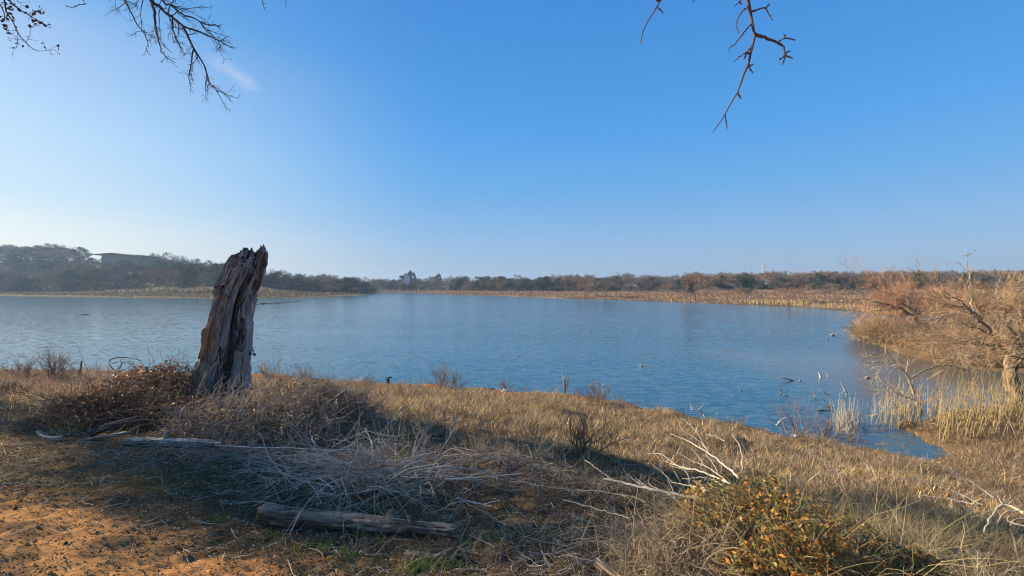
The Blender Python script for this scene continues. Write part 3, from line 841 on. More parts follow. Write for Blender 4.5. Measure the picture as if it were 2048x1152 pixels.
# bark loss step at left (row ~ 590..570)
disp = disp + .045 * smooth((zz - 3.86) / .03) * smooth((-.35 - U) / .2) * (fine > .42)
flare = smooth((2.9 - zz) / .9) * .07
rad2 = rad + disp * np.where(np.abs(U) > .85, .6, 1) + flare * (.3 + ridge)
bxr = ((ctr - 1024) / F) * Ys
D = ring_dir(th)
base_xy = np.zeros(PY.shape + (3,)); base_xy[..., 0] = bxr; base_xy[..., 1] = Ys
V = base_xy + D[:, None, :] * rad2[..., None]; V[..., 2] = zz
lite = fbm(cx_*2.2+wa, cy_*2.2, wz*1.6, seed=77, oct=4)
barkc = mixc(np.broadcast_to(np.array([.39, .39, .38]), V.shape), np.array([.20, .195, .19]), smooth((lite - .38) * 6))
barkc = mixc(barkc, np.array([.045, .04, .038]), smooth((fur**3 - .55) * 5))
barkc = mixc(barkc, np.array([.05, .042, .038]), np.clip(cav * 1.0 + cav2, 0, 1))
org = smooth((-.42 - U) / .2) * FRONT * smooth((zz - 2.95) / .12) * smooth((3.62 - zz) / .3) * smooth((fbm(cx_*2, cy_*2, zz*1.2, seed=79) - .3) * 6)
barkc = mixc(barkc, np.array([.46, .22, .09]), org * .85)
ltan = smooth((-.3 - U) / .3) * smooth((3.0 - zz) / .1)
barkc = mixc(barkc, np.array([.50, .40, .27]) , ltan * (.35 + .65 * smooth((fine-.4)*5)))
upbrown = smooth((-.3 - U) / .3) * smooth((zz - 3.5) / .1) * smooth((3.95 - zz) / .1)
barkc = mixc(barkc, np.array([.28, .24, .20]), upbrown * .5)
sg = thing('broken_snag', 'tall broken dead tree trunk leaning right with a jagged splintered top', 'dead tree', (bx, Ys, float(height(bx, Ys))))
b = MB()
ii = np.arange(NT)[:, None]; jj = np.arange(NZ-1)[None]; i2 = (ii+1) % NT
Fs = np.stack([ii*NZ+jj, i2*NZ+jj, i2*NZ+jj+1, ii*NZ+jj+1], -1).reshape(-1, 4)
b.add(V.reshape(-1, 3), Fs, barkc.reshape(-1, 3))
# hollow inside of the top
NI = 14
t2 = np.linspace(0, 1, NI)
top = V[:, -1]; cen = np.array([((505-1024)/F)*Ys, Ys, 0.0])
inn = np.empty((NT, NI, 3))
for q, tt in enumerate(t2):
    s_ = 1 - .22 * min(1, tt*4) - .5 * tt**3
    inn[:, q] = cen + (top - cen) * s_
    inn[:, q, 2] = top[:, 2] - tt * .55
inn[:, 1:, :2] += (vnoise(th[:, None]*9, t2[None, 1:]*4, seed=81)[..., None] - .5) * .04
Fi = np.stack([ii*NI+np.arange(NI-1)[None], ii*NI+np.arange(NI-1)[None]+1, i2*NI+np.arange(NI-1)[None]+1, i2*NI+np.arange(NI-1)[None]], -1).reshape(-1, 4)
b.add(inn.reshape(-1, 3), Fi[:, ::-1], (.09, .075, .06))
part(b, 'trunk', M_SNAG, sg)
# splinters standing on the broken rim
b = MB()
rs = np.random.default_rng(5)
for q in range(0):
    a = rs.uniform(-pi, pi); ix = int((a % (2*pi)) / (2*pi) * NT) % NT
    p0 = V[ix, -1].copy() - np.array([0, 0, .12]); p0 = cen * [1, 1, 0] + (p0 - cen * [1, 1, 0]) * [.93, .93, 1]
    L_ = rs.uniform(.13, .24)
    P = paths(rs, p0[None], np.array([[.12, 0, 1.0]]), np.array([L_]), 4, .06)
    tubes(b, P, np.array([[.028, .022, .012, .002]]) * rs.uniform(.7, 1.3), vary(rs, (.17, .15, .13), 1)[0], 5)
spt = [(W(527, 506, Ys-.1), W(526.5, 488, Ys-.1), .035), (W(531, 520, Ys), W(534, 500, Ys), .03), (W(520, 510, Ys+.1), W(522, 496, Ys+.1), .025), (W(490, 508, Ys+.1), W(492, 496, Ys+.1), .03)]
for a, c_, ra in spt:
    P = np.array([[a, a*.5+c_*.5 + [.01, 0, 0], c_]])
    b = MB(); tubes(b, P, np.array([[ra, ra*.75, .003]]), (.2, .17, .145), 6)
    part(b, 'splinter', M_SNAG, sg)
# loose slabs of bark hanging on the trunk
def slab_mesh(u0, u1, r0, r1, off, col, seed):
    rs_ = np.random.default_rng(seed); nu, nv = 14, 40
    a = np.linspace(np.arccos(u1), np.arccos(u0), nu); pr = np.linspace(r0, r1, nv)
    A, PR = np.meshgrid(a, pr, indexing='ij')
    PR = PR + (vnoise(A*6, 0, seed=seed) - .5) * 14 * np.sign((PR - (r0+r1)/2)) * (np.abs(PR - (r0+r1)/2) / abs((r0-r1)/2))
    Cc = np.interp(PR, rows[::-1, 0], rows[::-1, 1]); Hh = np.interp(PR, rows[::-1, 0], rows[::-1, 2]) * k_ * .97
    edge = (vnoise(A*30, PR*.14, seed=seed+1) - .5) * .03 + (vnoise(A*9, PR*.05, seed=seed+2) - .5) * .05
    Rr_ = Hh + off + edge
    Dd = rgt[None, None] * np.cos(A)[..., None] + toc[None, None] * np.sin(A)[..., None]
    v_ = np.zeros(A.shape + (3,)); v_[..., 0] = (Cc-1024)/F*Ys; v_[..., 1] = Ys
    o_ = v_ + Dd * Rr_[..., None]; in_ = v_ + Dd * (Rr_ - .05)[..., None]
    zz_ = EYE - (PR - HZ) * k_; o_[..., 2] = zz_; in_[..., 2] = zz_
    m = MB(); n2_ = nu*nv
    I, J = np.meshgrid(np.arange(nu-1), np.arange(nv-1), indexing='ij'); I = I.ravel(); J = J.ravel()
    q = lambda a, b: a*nv+b
    f1 = np.stack([q(I, J), q(I, J+1), q(I+1, J+1), q(I+1, J)], 1)
    m.add(np.concatenate([o_.reshape(-1, 3), in_.reshape(-1, 3)]), np.concatenate([f1, f1[:, ::-1] + n2_]), vary(rs_, col, 2*n2_, .12))
    rim = [q(0, j) for j in range(nv)] + [q(i, nv-1) for i in range(1, nu)] + [q(nu-1, j) for j in range(nv-2, -1, -1)] + [q(i, 0) for i in range(nu-2, 0, -1)]
    m.f.append(np.array([[rim[k], rim[(k+1) % len(rim)], rim[(k+1) % len(rim)]+n2_, rim[k]+n2_] for k in range(len(rim))]))
    return m
for sl in [(-.97, -.55, 575, 512, .015, (.13, .12, .115), 1), (.66, .93, 770, 600, .0, (.30, .29, .28), 2), (.35, .62, 765, 700, .005, (.27, .25, .22), 3), (-.55, -.28, 720, 590, .0, (.25, .19, .14), 4), (-.25, .02, 690, 520, -.01, (.24, .23, .22), 5), (-.9, -.72, 715, 650, .0, (.35, .19, .09), 6)]:
    part(slab_mesh(*sl), 'bark_slab', M_SNAG, sg)

# vines on the snag
def wander(rng, p0, p1, n, amp):
    t = np.linspace(0, 1, n)[:, None]
    P = np.asarray(p0) * (1-t) + np.asarray(p1) * t
    w = np.cumsum(rng.normal(size=(n, 3)) * amp, 0); w -= t * w[-1]
    return P + w
b = MB()
for (x0, y0, x1, y1, m) in [(432, 790, 436, 690, 1), (415, 775, 470, 745, 1), (450, 780, 492, 770, 2), (488, 700, 492, 778, 1), (478, 520, 512, 545, 5), (470, 545, 505, 520, 4), (455, 560, 490, 530, 3), (395, 770, 430, 800, 3), (425, 740, 425, 800, 2)]:
    for q in range(m):
        P = wander(rs, W(x0 + rs.uniform(-8, 8), y0 + rs.uniform(-6, 6), Ys - .47), W(x1 + rs.uniform(-8, 8), y1 + rs.uniform(-6, 6), Ys - .47), 14, .018)
        tubes(b, P[None], np.full((1, 14), .0035), vary(rs, (.30, .28, .26), 1)[0], 4)
v_ = b.build('dry_vine', M_TWIG)
tag(v_, 'thin dry grey vine tendrils clinging to the broken snag', 'vine')
b = MB()
P = np.array([[W(495, 712, Ys), W(502, 708, Ys), W(508, 706, Ys)]]); tubes(b, P, np.full((1, 3), .004), (.05, .05, .04), 4)
leaves(b, np.array([W(502, 703, Ys), W(507, 706, Ys), W(504, 709, Ys), W(509, 709, Ys-.02), W(500, 707, Ys), W(506, 701, Ys)]), .035, (.03, .04, .02), rs, aspect=.8)
tag(b.build('leafy_sprig', M_LEAF), 'small dark leafy sprig poking out of the right side of the snag', 'sprig')

# ------------------------------------------------------------------ bramble mounds
def mound(name, label, cx, cy, ax, ay, hgt, nst, stemc, leafc, leafn, lsize, seed, long=1.0, alt=None, palt=0.5, rst=.0028, cat='bramble', lumps=None):
    r = np.random.default_rng(seed)
    z0 = float(height(cx, cy))
    lumps = lumps or [(0, 0, 1, 1)]
    root = thing(name, label, cat, (cx, cy, z0))
    def surf(n):
        L = np.array(lumps)[r.integers(0, len(lumps), n)]
        q = nrm(r.normal(size=(n, 3))); q[:, 2] = np.abs(q[:, 2])
        s = r.uniform(.55, 1.05, n)[:, None] ** .5
        x = cx + (L[:, 0] + q[:, 0] * s[:, 0] * L[:, 2]) * ax; y = cy + (L[:, 1] + q[:, 1] * s[:, 0] * L[:, 2]) * ay
        z = height(x, y) + q[:, 2] * s[:, 0] * hgt * L[:, 3]
        return np.stack([x, y, z], 1)
    b = MB()
    A = surf(nst); D = r.normal(size=(nst, 3)); D[:, 2] = D[:, 2] * .6 + .15
    P = paths(r, A, D, r.uniform(.15, .45, nst) * long, 7, .38, -.10)
    g_ = height(P[..., 0], P[..., 1]) ; P[..., 2] = np.maximum(P[..., 2], g_ + .005)
    tubes(b, P, np.linspace(1.2, .5, 7)[None] * r.uniform(.6, 1.4, nst)[:, None] * rst, vary(r, stemc, nst, .28), 3)
    # rooted canes
    m = nst // 12
    L = np.array(lumps)[r.integers(0, len(lumps), m)]
    x = cx + (L[:, 0] + r.normal(size=m) * .35 * L[:, 2]) * ax; y = cy + (L[:, 1] + r.normal(size=m) * .35 * L[:, 2]) * ay
    S0 = np.stack([x, y, height(x, y) - .02], 1); D = r.normal(size=(m, 3)) * .6; D[:, 2] = 1
    P = paths(r, S0, D, r.uniform(.8, 1.7, m) * hgt, 9, .16, -.13)
    g_ = height(P[..., 0], P[..., 1]); P[1:, :, 2] = np.maximum(P[1:, :, 2], g_[1:] + .005)
    tubes(b, P, np.linspace(1.5, .6, 9)[None] * np.full((m, 1), rst * 1.2), vary(r, stemc, m, .25), 4)
    part(b, 'cane', M_TWIG, root)
    if leafn:
        b = MB()
        A = surf(leafn)
        A = A[r.random(leafn) < np.clip((fbm(A[:, 0]*7, A[:, 1]*7, A[:, 2]*7, seed=seed) - .38) * 5, .04, 1)]
        leaves(b, A, r.uniform(.35, 1.45, len(A)) * lsize, vary(r, leafc, len(A), .3, alt, palt), r, aspect=.6)
        part(b, 'foliage', M_LEAF, root)
    return root

mound('bramble_thicket', 'dark russet-leaved bramble thicket left of the broken snag', -5.05, 6.3, 1.1, .75, .74, 2300, (.20, .13, .09), (.20, .10, .05), 12000, .024, 201,
      alt=[(.25, .13, .05), (.08, .05, .03), (.34, .22, .11), (.06, .065, .03)], palt=.7, lumps=[(-.05, 0, .75, .95), (.22, .1, .45, 1.05), (-.6, -.3, .55, .5), (-.2, -.4, .6, .6), (.6, -.5, .5, .5)])
mound('bramble_tangle', 'grey-brown leafy bramble tangle in front and right of the snag', -3.15, 6.0, 1.15, .75, .58, 5200, (.30, .24, .18), (.28, .18, .08), 8500, .019, 202,
      alt=[(.32, .21, .08), (.12, .07, .04), (.38, .28, .15), (.13, .11, .05), (.40, .15, .05)], palt=.75, lumps=[(-.45, -.15, .55, .58), (.25, 0, .75, 1.15), (.7, .1, .5, .9), (-.3, -.5, .7, .6), (.3, -.55, .7, .6)])
mound('bramble_bush', 'orange and yellow leaved bramble bush at the bottom right', 1.80, 2.95, .78, .44, .64, 2600, (.25, .20, .09), (.58, .25, .05), 20000, .0155, 203,
      alt=[(.62, .27, .05), (.30, .26, .06), (.17, .19, .05), (.55, .38, .08), (.22, .10, .045), (.14, .13, .05), (.32, .22, .10)], palt=.75, lumps=[(0, 0, .85, 1.0), (-.5, .25, .5, 1.0), (.42, -.1, .6, .72), (.85, -.2, .45, .5), (-.1, .3, .4, 1.08), (-.2, -.5, .6, .7)], rst=.0018, long=.75)
mound('dead_vine_heap', 'pale tan heap of dead leafless vines left of the orange bramble bush', 1.16, 3.0, .50, .36, .42, 3000, (.33, .25, .16), (.3, .2, .1), 250, .013, 204, lumps=[(0, 0, .9, .9), (.4, .1, .7, 1.1), (-.1, -.4, .7, .6)], rst=.0017, long=.7)
# straight pale grass sticking from the bush foot etc comes later

# dark-leaved scrub behind the right tangle at the shore
for k, (pxs, pys, w_, lab) in enumerate([(535, 752, 75, 'grey twiggy bush just right of the snag at the shore'), (640, 765, 70, 'dark-leaved twiggy bush on the shore right of the snag')]):
    pass

# ------------------------------------------------------------------ brush pile
def brush(name, label, cx, cy, ax, ay, hgt, n, seed, col=(.30, .27, .24), Ls=(.3, .9), rad=.0035, kind='stuff', cat='brush'):
    r = np.random.default_rng(seed); b = MB()
    x = cx + r.normal(size=n) * .5 * ax; y = cy + r.normal(size=n) * .5 * ay
    e = np.exp(-(((x-cx)/ax)**2 + ((y-cy)/ay)**2))
    S0 = np.stack([x, y, height(x, y) + r.random(n) * hgt * e], 1)
    a = r.uniform(0, 2*pi, n)
    D = np.stack([np.cos(a), np.sin(a), r.normal(size=n) * .28 + (hgt > .2) * .45], 1)
    L = r.uniform(*Ls, n)
    o = grow(r, S0, D, L, r.uniform(.6, 1.6, n) * rad, [dict(wig=.13, N=7, tmin=.2, tip=.4, grav=-.02 - (hgt > .2)*.08), dict(n=3, ratio=(.35, .7), ang=(20, 45), wig=.15, N=4, rr=.7, rmin=.0014, grav=-.05)])
    c = vary(r, col, n, .22, [(.2, .18, .165), (.24, .18, .12)], .3)
    for P, R in o:
        g_ = height(P[..., 0], P[..., 1]); P[..., 2] = np.maximum(P[..., 2], g_ + .004)
        tubes(b, P, R, np.repeat(c, len(P)//n, 0), 4)
    ob = b.build(name, M_TWIG)
    tag(ob, label, cat, kind=kind)
    return ob
brush('brush_pile', 'tangled heap of grey dead twigs behind the fallen log', -1.3, 4.15, .72, .36, .30, 300, 301, col=(.50, .44, .36), rad=.0031)
brush('twig_litter', 'thin grey twigs spread below the bramble tangle', -2.9, 4.75, 1.5, .35, .10, 300, 302, col=(.30, .27, .23), Ls=(.15, .5), rad=.0026)
brush('twig_litter', 'loose grey twigs scattered right of the brush pile', .0, 5.0, 1.3, .7, .10, 240, 303, col=(.31, .28, .24), Ls=(.15, .5), rad=.0026)
brush('twig_litter', 'thin pale twigs scattered on the bank in front of the dead vine heap', .7, 3.25, 1.0, .55, .05, 220, 304, col=(.34, .30, .25), Ls=(.1, .4), rad=.0022)

# ------------------------------------------------------------------ limbs drawn along their lines
def catmull(P, n):
    P = np.asarray(P, float); m = len(P)
    Q = np.vstack([2*P[0]-P[1], P, 2*P[-1]-P[-2]])
    seg = np.linalg.norm(np.diff(P, axis=0), axis=1); cum = np.concatenate([[0], np.cumsum(seg)]); s = np.linspace(0, cum[-1], n)
    out = []
    for v in s:
        i = min(np.searchsorted(cum, v, 'right') - 1, m-2); t = (v - cum[i]) / max(seg[i], 1e-9)
        a, b_, c, d = Q[i], Q[i+1], Q[i+2], Q[i+3]
        out.append(.5*((2*b_) + (c-a)*t + (2*a-5*b_+4*c-d)*t*t + (3*b_-a-3*c+d)*t**3))
    return np.array(out)

def limb(mb, rng, pts, r0, r1, col, n=24, sides=7, wob=.0, knob=.12, spikes=0, spike=.03):
    """pts: world points along one limb"""
    P = catmull(pts, n)
    if wob: P = P + rng.normal(size=P.shape) * wob
    t = np.linspace(0, 1, n)
    R = (r0 + (r1 - r0) * t) * (1 + (vnoise(t*n*.4, 0, seed=int(rng.integers(1, 999))) - .5) * 2 * knob)
    C = vary(rng, col, n, .08)[None]
    tubes(mb, P[None], R[None], C, sides)
    # closed ends
    for e, rr_, sgn in ((0, R[0], -1), (n-1, R[-1], 1)):
        d = nrm(P[min(e+1, n-1)] - P[max(e-1, 0)]) * sgn
        tubes(mb, np.array([[P[e], P[e] + d*rr_*.45, P[e] + d*rr_*.6]]), np.array([[rr_*.98, rr_*.6, 1e-4]]), np.asarray(col)*.85, sides)
    if spikes:
        i = rng.integers(2, n-1, spikes)
        D = rng.normal(size=(spikes, 3)) + nrm(P[i] - P[i-1]) * .8
        Q = paths(rng, P[i], D, rng.uniform(.4, 1.3, spikes) * spike, 3, .2)
        tubes(mb, Q, np.tile([r1*.9, r1*.7, r1*.4], (spikes, 1)) + .0004, np.asarray(col), 3)
    return P, R

def fallen(name, label, cat, main, r0, r1, col, subs=(), mat=None, seed=1, n=26, wob=.0, sides=8, knob=.15, gnd=False, group=None):
    """main: list of (px,py,Y); subs: list of (pts, r0, r1)"""
    rg = np.random.default_rng(seed)
    pts = [W(*p_) for p_ in main]
    r0 *= .62; r1 *= .62; subs = [(q_, a_*.6, c2*.6) for q_, a_, c2 in subs]; wob = wob or .0035
    root = thing(name, label, cat, pts[0], group)
    b = MB(); limb(b, rg, pts, r0, r1, col, n, sides, wob, knob)
    part(b, 'stem', mat or M_LOG, root)
    for sp_, a, c_ in subs:
        b = MB(); limb(b, rg, [W(*q) for q in sp_], a, c_, col, max(8, n//2), 5, wob*.6, knob)
        part(b, 'side_branch', mat or M_LOG, root)
    return root

# ---- fallen log in the foreground
def rough_log(name, label, p0, p1, r0, r1, bend, seed, col, end, knots=(), cat='log', parts_='trunk'):
    rg = np.random.default_rng(seed); NL, NA = 110, 44
    p0, p1 = np.array(p0), np.array(p1); t = np.linspace(0, 1, NL)
    ax = nrm(p1 - p0); sd_ = nrm(np.cross(ax, [0, 0, 1.0])); up = np.cross(sd_, ax)
    cen = p0[None] + (p1-p0)[None]*t[:, None] + sd_[None]*(np.sin(t*pi)*bend)[:, None] + up[None]*((vnoise(t*3, 0, seed=seed)-.5)*.03)[:, None]
    a = np.linspace(0, 2*pi, NA, endpoint=False)
    A, T = np.meshgrid(a, t, indexing='ij')
    R = r0 + (r1-r0)*T
    L_ = np.linalg.norm(p1-p0)
    cx, cy = np.cos(A)*2, np.sin(A)*2
    fur = 1-np.abs(2*fbm(cx*1.6, cy*1.6, T*L_*2.2, seed=seed+1, oct=2)-1)
    fn = fbm(cx*3.5, cy*3.5, T*L_*9, seed=seed+2, oct=3)
    R = R*(1 + (fn-.5)*.55 - fur**4*.28 + (vnoise(cx, cy, T*L_*4, seed=seed+5) > .55)*.10)
    ragged0 = (vnoise(a*3, 0, seed=seed+3))*.10*L_*.4; ragged1 = (vnoise(a*3, 3, seed=seed+4))*.16*L_*.5
    TT = T*L_ + ragged0[:, None]*(1-T)**6 - ragged1[:, None]*T**6
    V = cen[None] + ax[None, None]*(TT - T*L_)[..., None] + (sd_[None, None]*np.cos(A)[..., None] + up[None, None]*np.sin(A)[..., None])*R[..., None]
    tone = fbm(cx*1.5, cy*1.5, T*L_*3, seed=seed+6)
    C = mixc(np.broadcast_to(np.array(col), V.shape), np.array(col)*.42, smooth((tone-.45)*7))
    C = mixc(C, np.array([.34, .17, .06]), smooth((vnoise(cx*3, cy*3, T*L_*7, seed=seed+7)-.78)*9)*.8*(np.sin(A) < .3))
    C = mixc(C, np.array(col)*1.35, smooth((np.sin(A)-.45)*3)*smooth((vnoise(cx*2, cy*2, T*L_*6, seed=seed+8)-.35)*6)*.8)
    C = mixc(C, np.array([.05, .04, .035]), smooth((fur**4-.6)*4))
    root = thing(name, label, cat, tuple(p0))
    b = MB()
    V2 = np.concatenate([ (cen[0][None]+ (V[:, 0]-cen[0])*.15 + ax*.03)[:, None], V, (cen[-1][None]+(V[:, -1]-cen[-1])*.15 - ax*.02)[:, None]], 1)
    C2 = np.concatenate([np.tile(np.array(end)*.5, (NA, 1))[:, None], C, np.tile(np.array(end), (NA, 1))[:, None]], 1)
    NN = NL+2; I = np.arange(NA)[:, None]; J = np.arange(NN-1)[None]; I2 = (I+1) % NA
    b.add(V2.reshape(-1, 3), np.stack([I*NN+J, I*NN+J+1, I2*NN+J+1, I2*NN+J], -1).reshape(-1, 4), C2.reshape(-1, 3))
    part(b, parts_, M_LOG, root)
    for (kt, ka, kl, kr, kc) in knots:
        i = int(kt*(NL-1)); d_k = sd_*cos(ka) + up*sin(ka)
        b = MB(); limb(b, rg, [cen[i] + d_k*r0*.5, cen[i]+d_k*(r0*.9), cen[i]+d_k*(r0+kl)], kr*1.2, kr*.7, kc, 10, 8, .002, .3)
        part(b, 'branch_stub', M_LOG, root)
    return root
zg = lambda x, y, o=0: (x, y, float(height(x, y)) + o)
rough_log('fallen_log', 'thick weathered fallen log lying in front of the grey brush pile', zg(-1.95, 3.45, .080), zg(-.37, 3.36, .035), .074, .046, -.03, 401, (.27, .20, .14), (.30, .2, .1), knots=[(.64, 2.2, .02, .03, (.42, .26, .13)), (.35, 3.6, .012, .025, (.36, .19, .08)), (.75, 1.3, .03, .015, (.3, .24, .18))])
rough_log('rotten_log', 'short dark rotten log piece under the fallen log', zg(-.74, 3.08, .03), zg(-.30, 3.06, .02), .036, .022, .02, 402, (.16, .125, .10), (.2, .15, .1))
rough_log('bleached_log', 'grey bleached log sticking out from under the left brambles', zg(-4.32, 5.02, .06), zg(-3.2, 5.0, .07), .062, .038, .02, 403, (.38, .33, .27), (.40, .33, .25), knots=[(.42, 1.7, .05, .018, (.36, .32, .27))])
rough_log('pale_log', 'tan forked log running off the bottom edge of the picture', zg(.555, 2.98, .035), zg(1.02, 2.42, .02), .034, .046, .03, 404, (.42, .30, .18), (.35, .24, .14), knots=[(.42, .2, .11, .018, (.40, .29, .17))])
rough_log('bark_plank', 'flat dark plank of bark leaning into the left brambles', zg(-5.05, 5.35, .05), zg(-4.55, 5.75, .18), .05, .035, .0, 405, (.16, .12, .09), (.2, .15, .1), cat='bark')
rough_log('pale_stick', 'short pale stick lit by the sun left of the bleached log', zg(-4.95, 5.12, .03), zg(-4.5, 5.3, .07), .014, .024, .0, 406, (.55, .42, .28), (.5, .4, .3), cat='stick')
rough_log('white_stick', 'bent white stick on the soil at the left edge', zg(-5.75, 5.45, .03), zg(-5.2, 5.2, .03), .016, .022, .04, 407, (.6, .5, .38), (.5, .4, .3), cat='stick')
rough_log('weathered_stick', 'small dark stick lying on the ground below the fallen log', zg(-.62, 2.72, .015), zg(-.2, 2.78, .015), .016, .012, .01, 408, (.14, .11, .09), (.2, .15, .1), cat='stick')

BL = (.50, .44, .36); BG = (.42, .38, .32)
# white birch-like branch crossing the brush
fallen('white_branch', 'slender white forked branch crossing above the brush pile', 'branch', [(430, 891, 4.8), (520, 895, 4.7), (580, 895, 4.6), (640, 899, 4.55), (675, 900, 4.5), (705, 888, 4.5), (730, 872, 4.5)], .010, .006, BL,
       [([(698, 893, 4.5), (702, 930, 4.35), (698, 978, 4.2)], .006, .003), ([(712, 884, 4.5), (718, 872, 4.5), (735, 862, 4.5)], .004, .002)], seed=11)
fallen('grey_branch', 'knobbly grey forked branch lying right of the brush pile', 'branch', [(885, 908, 4.9), (900, 900, 4.9), (920, 896, 4.9), (945, 902, 4.85), (965, 912, 4.8)], .014, .008, (.34, .31, .28),
       [([(950, 903, 4.85), (960, 896, 4.85), (970, 894, 4.85)], .008, .005), ([(890, 905, 4.9), (884, 911, 4.8), (880, 914, 4.75)], .008, .004)], seed=12, knob=.3)
fallen('pale_twig', 'pale curved twig over the dark soil behind the brush pile', 'twig', [(735, 862, 5.2), (760, 868, 5.15), (790, 872, 5.1), (815, 868, 5.1)], .005, .003, BG, seed=13)
fallen('leaning_branch', 'long thin brown branch leaning up out of the bramble tangle', 'branch', [(590, 860, 5.7), (640, 815, 5.6), (670, 795, 5.55), (700, 772, 5.5), (709, 762, 5.5)], .010, .006, (.42, .32, .21),
       [([(640, 815, 5.6), (655, 835, 5.5), (668, 880, 5.3)], .005, .003), ([(660, 800, 5.6), (640, 850, 5.5), (650, 790, 5.4)], .003, .002), ([(712, 768, 5.5), (722, 782, 5.5), (736, 793, 5.5)], .005, .003)], seed=14, mat=M_TWIG)
# bleached trunk and the fan of branches
fallen('driftwood_log', 'silvery bleached trunk lying left of the orange bramble bush', 'log', [(1208, 957, 4.15), (1250, 967, 4.05), (1300, 978, 3.9), (1350, 988, 3.8), (1402, 1000, 3.65), (1440, 1012, 3.5)], .012, .030, BG,
       [([(1256, 949, 4.2), (1275, 965, 4.0), (1300, 978, 3.9)], .004, .007), ([(1270, 955, 4.2), (1290, 970, 4.0), (1310, 982, 3.9)], .004, .007), ([(1299, 952, 4.2), (1298, 968, 4.0), (1315, 978, 3.9), (1340, 990, 3.8)], .004, .009), ([(1300, 926, 4.3), (1330, 950, 4.1), (1345, 980, 3.8), (1350, 1000, 3.7)], .004, .006)], seed=21, n=34, knob=.2)
fan = [([(1340, 868, 4.5), (1370, 880, 4.4), (1410, 901, 4.2), (1445, 928, 4.0), (1478, 955, 3.7)], .006, .016, 'long bleached branch reaching up left out of the orange bramble bush', [([(1368, 839, 4.4), (1392, 862, 4.3), (1408, 890, 4.2), (1417, 905, 4.15)], .005, .009), ([(1372, 865, 4.4), (1395, 880, 4.3), (1420, 905, 4.15)], .003, .006)]),
       ([(1295, 907, 4.4), (1325, 910, 4.3), (1360, 933, 4.1), (1400, 942, 3.9), (1440, 958, 3.7), (1462, 968, 3.55)], .005, .014, 'bleached branch curving low toward the left from the orange bramble bush', [([(1320, 921, 4.3), (1345, 928, 4.2), (1370, 937, 4.05)], .004, .008), ([(1343, 932, 4.2), (1370, 942, 4.0), (1381, 970, 3.8)], .003, .006)]),
       ([(1340, 962, 4.1), (1360, 968, 4.0), (1395, 975, 3.85), (1420, 982, 3.7)], .005, .013, 'short bleached branch between the silvery trunk and the bramble bush', [([(1388, 962, 3.9), (1402, 972, 3.8), (1412, 980, 3.7)], .009, .012), ([(1348, 942, 4.1), (1356, 955, 4.0), (1361, 967, 4.0)], .003, .005)]),
       ([(1464, 870, 4.0), (1478, 890, 3.9), (1484, 915, 3.8), (1485, 942, 3.65)], .004, .007, 'single bent pale stalk standing above the orange bramble bush', []),
       ([(1355, 905, 4.2), (1385, 922, 4.1), (1415, 935, 4.0), (1445, 955, 3.8), (1465, 975, 3.6)], .004, .009, 'middle bleached branch of the fan beside the orange bramble bush', [([(1382, 895, 4.2), (1398, 915, 4.1), (1412, 935, 4.0)], .003, .005), ([(1410, 908, 4.1), (1428, 930, 3.9), (1436, 948, 3.8)], .004, .006)]),
       ([(1365, 958, 4.1), (1400, 955, 3.9), (1430, 962, 3.8), (1452, 975, 3.6)], .003, .007, 'thin bleached branch lying flat under the fan of branches', []),
       ([(1412, 868, 4.6), (1430, 872, 4.5), (1450, 883, 4.4)], .004, .005, 'short curved pale stalk among the slope grass above the bramble bush', [])]
for k, (mp_, a, c_, lab, sb) in enumerate(fan):
    fallen('bleached_branch' if k not in (3, 6) else 'pale_stalk', lab, 'branch', mp_, a, c_, BL, sb, seed=30+k, mat=M_TWIG, n=22)
flat = [([(1036, 962, 4.35), (1080, 970, 4.25), (1140, 980, 4.1), (1200, 982, 4.0), (1250, 992, 3.85)], .004, .007, 'long thin pale branch on the mossy ground left of the silvery trunk', [([(1215, 1005, 3.8), (1230, 990, 3.85), (1262, 992, 3.8), (1290, 1003, 3.7)], .003, .005)]),
        ([(1125, 999, 3.9), (1180, 1014, 3.75), (1230, 1028, 3.6), (1262, 1036, 3.5)], .004, .006, 'thin straw-coloured twig on the moss right of the ochre stones', []),
        ([(1170, 920, 4.9), (1200, 942, 4.6), (1225, 960, 4.4)], .006, .006, 'pale stick pointing at the foot of the bare sapling', []),
        ([(1850, 922, 5.6), (1900, 940, 5.3), (1940, 962, 5.0), (1985, 995, 4.6)], .004, .008, 'upper long bleached branch reaching left from the root snag', [([(1872, 925, 5.5), (1910, 950, 5.2), (1945, 975, 5.0)], .003, .005)]),
        ([(1772, 957, 5.4), (1840, 962, 5.2), (1900, 980, 5.0), (1965, 1010, 4.6)], .004, .007, 'middle long bleached branch reaching left from the root snag', []),
        ([(1836, 990, 4.8), (1890, 997, 4.7), (1950, 1008, 4.5)], .004, .007, 'lower long bleached branch reaching left from the root snag', [])]
for k, (mp_, a, c_, lab, sb) in enumerate(flat):
    fallen('long_branch', lab, 'branch', mp_, a, c_, BG, sb, seed=50+k, mat=M_TWIG, n=22)
